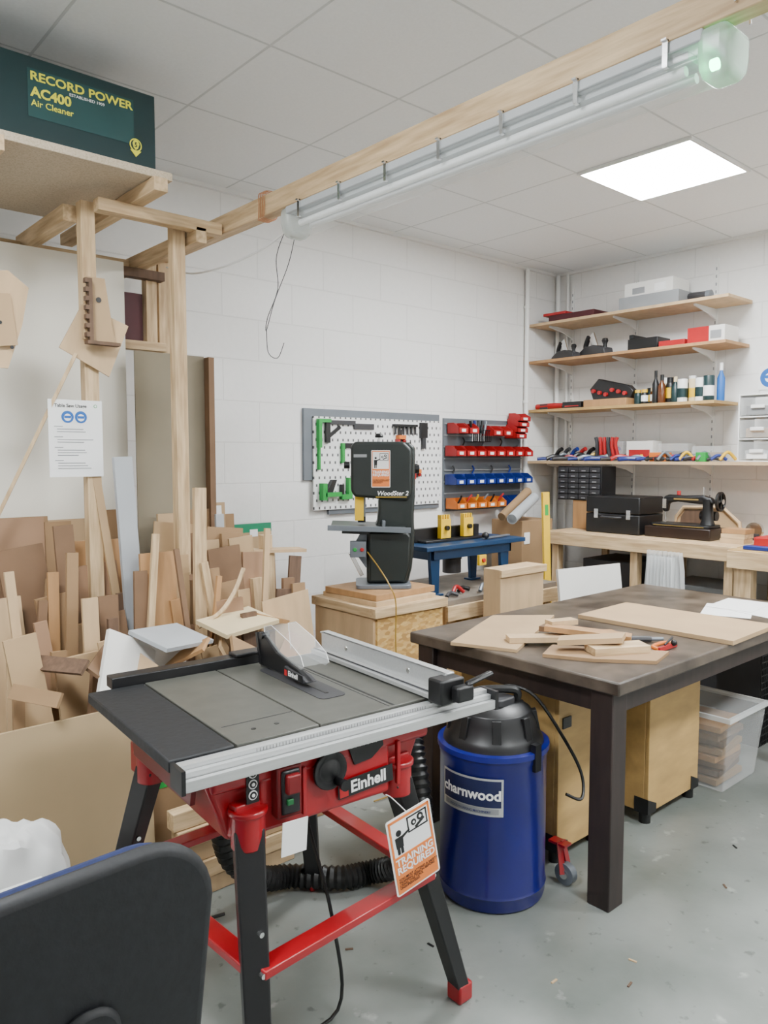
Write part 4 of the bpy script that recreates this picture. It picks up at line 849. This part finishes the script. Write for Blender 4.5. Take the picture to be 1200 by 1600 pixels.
def bottle(y,r_,h,body,capm,kind,x=4.80):
    y+=.085
    if kind=='can': g=[lathe([(r_*.97,0),(r_,.004),(r_,h-.004),(r_*.95,h),(r_*.9,h-.004)],body,seg=18)]; c=[cyl(r_*.9,.004,capm,(0,0,h-.006))]
    elif kind=='jar': g=[lathe([(r_*.95,0),(r_,.006),(r_,h*.72),(r_*.8,h*.8)],body,seg=18)]; c=[cyl(r_*.85,h*.2,capm,(0,0,h*.8))]
    else: g=[lathe([(r_*.95,0),(r_,.006),(r_,h*.6),(r_*.45,h*.74),(r_*.4,h*.8)],body,seg=18)]; c=[cyl(r_*.45,h*.2,capm,(0,0,h*.8))]
    t=thing({'can':'paint_can','jar':'jar','bottle':'bottle'}[kind],{'can':'small paint or varnish tin with printed label','jar':'small dark jar with contrasting lid','bottle':'slim bottle with narrow cap'}[kind]+' on the shelf',{'can':'tin','jar':'jar','bottle':'bottle'}[kind],(x,y,z),0,'bottles and tins on the shelf')
    part(t,'body',g);part(t,'cap',c)
    if kind!='bottle' : part(t,'label_band',lathe([(r_*1.01,h*.2),(r_*1.01,h*.6)],[yellow,paper,dgreen,signor][int(y*100)%4],seg=18))
bottle(2.74,.024,.10,dgreen,yellow,'jar');bottle(2.69,.024,.10,black,yellow,'jar');bottle(2.645,.024,.11,amber,cream,'jar',4.84)
bottle(2.61,.022,.22,black,black,'bottle');bottle(2.565,.026,.19,amber,black,'bottle');bottle(2.52,.028,.17,black,black,'jar',4.83)
bottle(2.47,.026,.17,dgreen,cream,'bottle');bottle(2.42,.032,.15,white,grey,'can');bottle(2.36,.030,.15,cream,paper,'can',4.83)
bottle(2.30,.032,.15,white,sgrey,'can');bottle(2.245,.034,.16,dgreen,chrome,'can');bottle(2.195,.024,.24,signblue,paper,'bottle',4.86)
for i in range(8): bottle(2.72-.06*i,.027,.12+.03*(i%3),[dgreen,amber,cream,white,black][i%5],[black,yellow,paper][i%3],['jar','can','jar'][i%3],4.93)
z=1.466
cc=[bluep,black,sgrey,dgrey,redp,black,bluep,sgrey,yellow]
for i in range(26):
    y=3.62-i*.046
    solo('hand_tool','small hand tool among clutter on the lowest shelf','tool',[tube([(4.74+.05*(i%3),y,z+.014),(4.79+.05*(i%3),y-.04,z+.018+.016*(i%3)),(4.84+.03*(i%3),y-.09-.03*(i%2),z+.016)],.012+.004*(i%2),cc[i%9],8)])
for i in range(8):
    y=3.58-i*.07
    solo('pliers','dark handled pliers standing in shelf clutter','tool',[tube([(4.90,y,z+.012),(4.91,y-.03,z+.07),(4.90,y-.07,z+.09)],.015,[black,dgrey,bluep,redp,black][i%5],8),bb(4.88,4.94,y-.02,y+.03,z,z+.035,dgrey)])
sb('plastic_tub','clear plastic tub holding red-handled tools','tub',2.98,3.20,z,.14,milky,4.88,5.0)
for i in range(6): solo('red_tool','red-handled tool in the plastic tub','tool',[tube([(4.87,3.01+i*.035,z+.03),(4.865,3.03+i*.03,z+.12),(4.87,3.02+i*.035,z+.17)],.013,[redp,redp,dgrey][i%3],8)])
sb('cardboard_box','white and red packaged item on the shelf','box',2.74,2.94,z,.14,whiteb,4.86,4.98,[bb(4.858,4.86,2.76,2.92,z+.02,z+.08,redp)])
sb('cardboard_box','small orange carton on the shelf','box',2.60,2.72,z,.06,orange,4.78,4.86)
sb('plastic_tub','low clear plastic tub','tub',2.50,2.71,z,.12,milky,4.88,4.99,[bb(4.89,4.97,2.52,2.69,z+.005,z+.07,dgrey)])
sb('plastic_tub','small clear plastic lidded tub','tub',2.26,2.46,z,.10,milky,4.86,4.98,[bb(4.88,4.96,2.28,2.44,z+.005,z+.06,card)])
sb('green_block','small bright green plastic block','block',2.31,2.375,z,.06,green,4.74,4.80)
for i in range(12):
    y=2.72-i*.045
    solo('hand_tool','small tool lying among the tubs on the shelf','tool',[tube([(4.73+.03*(i%2),y,z+.012),(4.77+.03*(i%2),y-.03,z+.02+.02*(i%3)),(4.80+.03*(i%2),y-.07,z+.012)],.010,[black,redp,sgrey,dgrey,bluep,yellow][i%6],8)])
t=thing('drawer_tower','white framed tower of clear plastic drawers','drawers',(4.86,2.03,z))
part(t,'frame',[bb(4.76,4.98,1.88,1.888,z,z+.41,white),bb(4.76,4.98,2.112,2.12,z,z+.41,white)]+[bb(4.76,4.98,1.88,2.12,z+k*.134,z+k*.134+.008,white) for k in range(4)],.002)
for k in range(3):
    p=part(t,'drawer',bb(4.755,4.97,1.892,2.108,z+.012+k*.134,z+.12+k*.134,milky),.004)
    part(p,'handle',bb(4.742,4.755,1.96,2.04,z+.055+k*.134,z+.075+k*.134,white),.002)
    part(p,'contents',bb(4.78,4.94,1.92,2.08,z+.016+k*.134,z+.07+k*.134,[greywood,card,dgrey][k]))
part(t,'label',[bb(4.753,4.755,1.94,2.06,z+.02,z+.05,paper)])
t=thing('safety_sign','round blue mandatory safety sign on the wall','sign',(5.058,2.06,1.93))
def yzp(poly,x,m,x2=None): return prism(poly,x-.001,x2 or x,m,'YZ')
part(t,'plate',[yzp(rrect(1.98,2.13,1.92,2.07,.01),5.056,paper,5.06)])
part(t,'disc',[yzp(circ(2.06,1.995,.06,32),5.054,signblue)])
part(t,'symbol',[yzp(circ(2.06,1.995,.03,20),5.052,paper),yzp(rrect(2.03,2.09,1.99,2.01,.008),5.050,signblue)])
for i,(x,y) in enumerate(((1.75,1.25),(2.6,1.15),(1.6,1.6),(2.55,.95),(1.9,1.1),(2.9,1.25),(2.0,1.15),(1.4,1.75))):
    solo('wood_chip','tiny wood chip lying on the floor','debris',bb(-.012,.012,-.003,.003,0,.003,[paleply,darkwood,black][i%3]),loc=(x,y,.0005),rot=i*47)

# ------------------------------------------------------------------ world + camera
w=D.worlds.new('w');SC.world=w;w.use_nodes=True;w.node_tree.nodes['Background'].inputs[0].default_value=(.9,.95,1,1);w.node_tree.nodes['Background'].inputs[1].default_value=.3
c=D.cameras.new('camera');c.sensor_fit='VERTICAL';c.sensor_height=36;c.lens=27;c.clip_start=.02
co=D.objects.new('camera',c);COL.objects.link(co);co.location=(0,0,1.5);co.rotation_euler=(rd(90-4.15),0,rd(-41.37));SC.camera=co
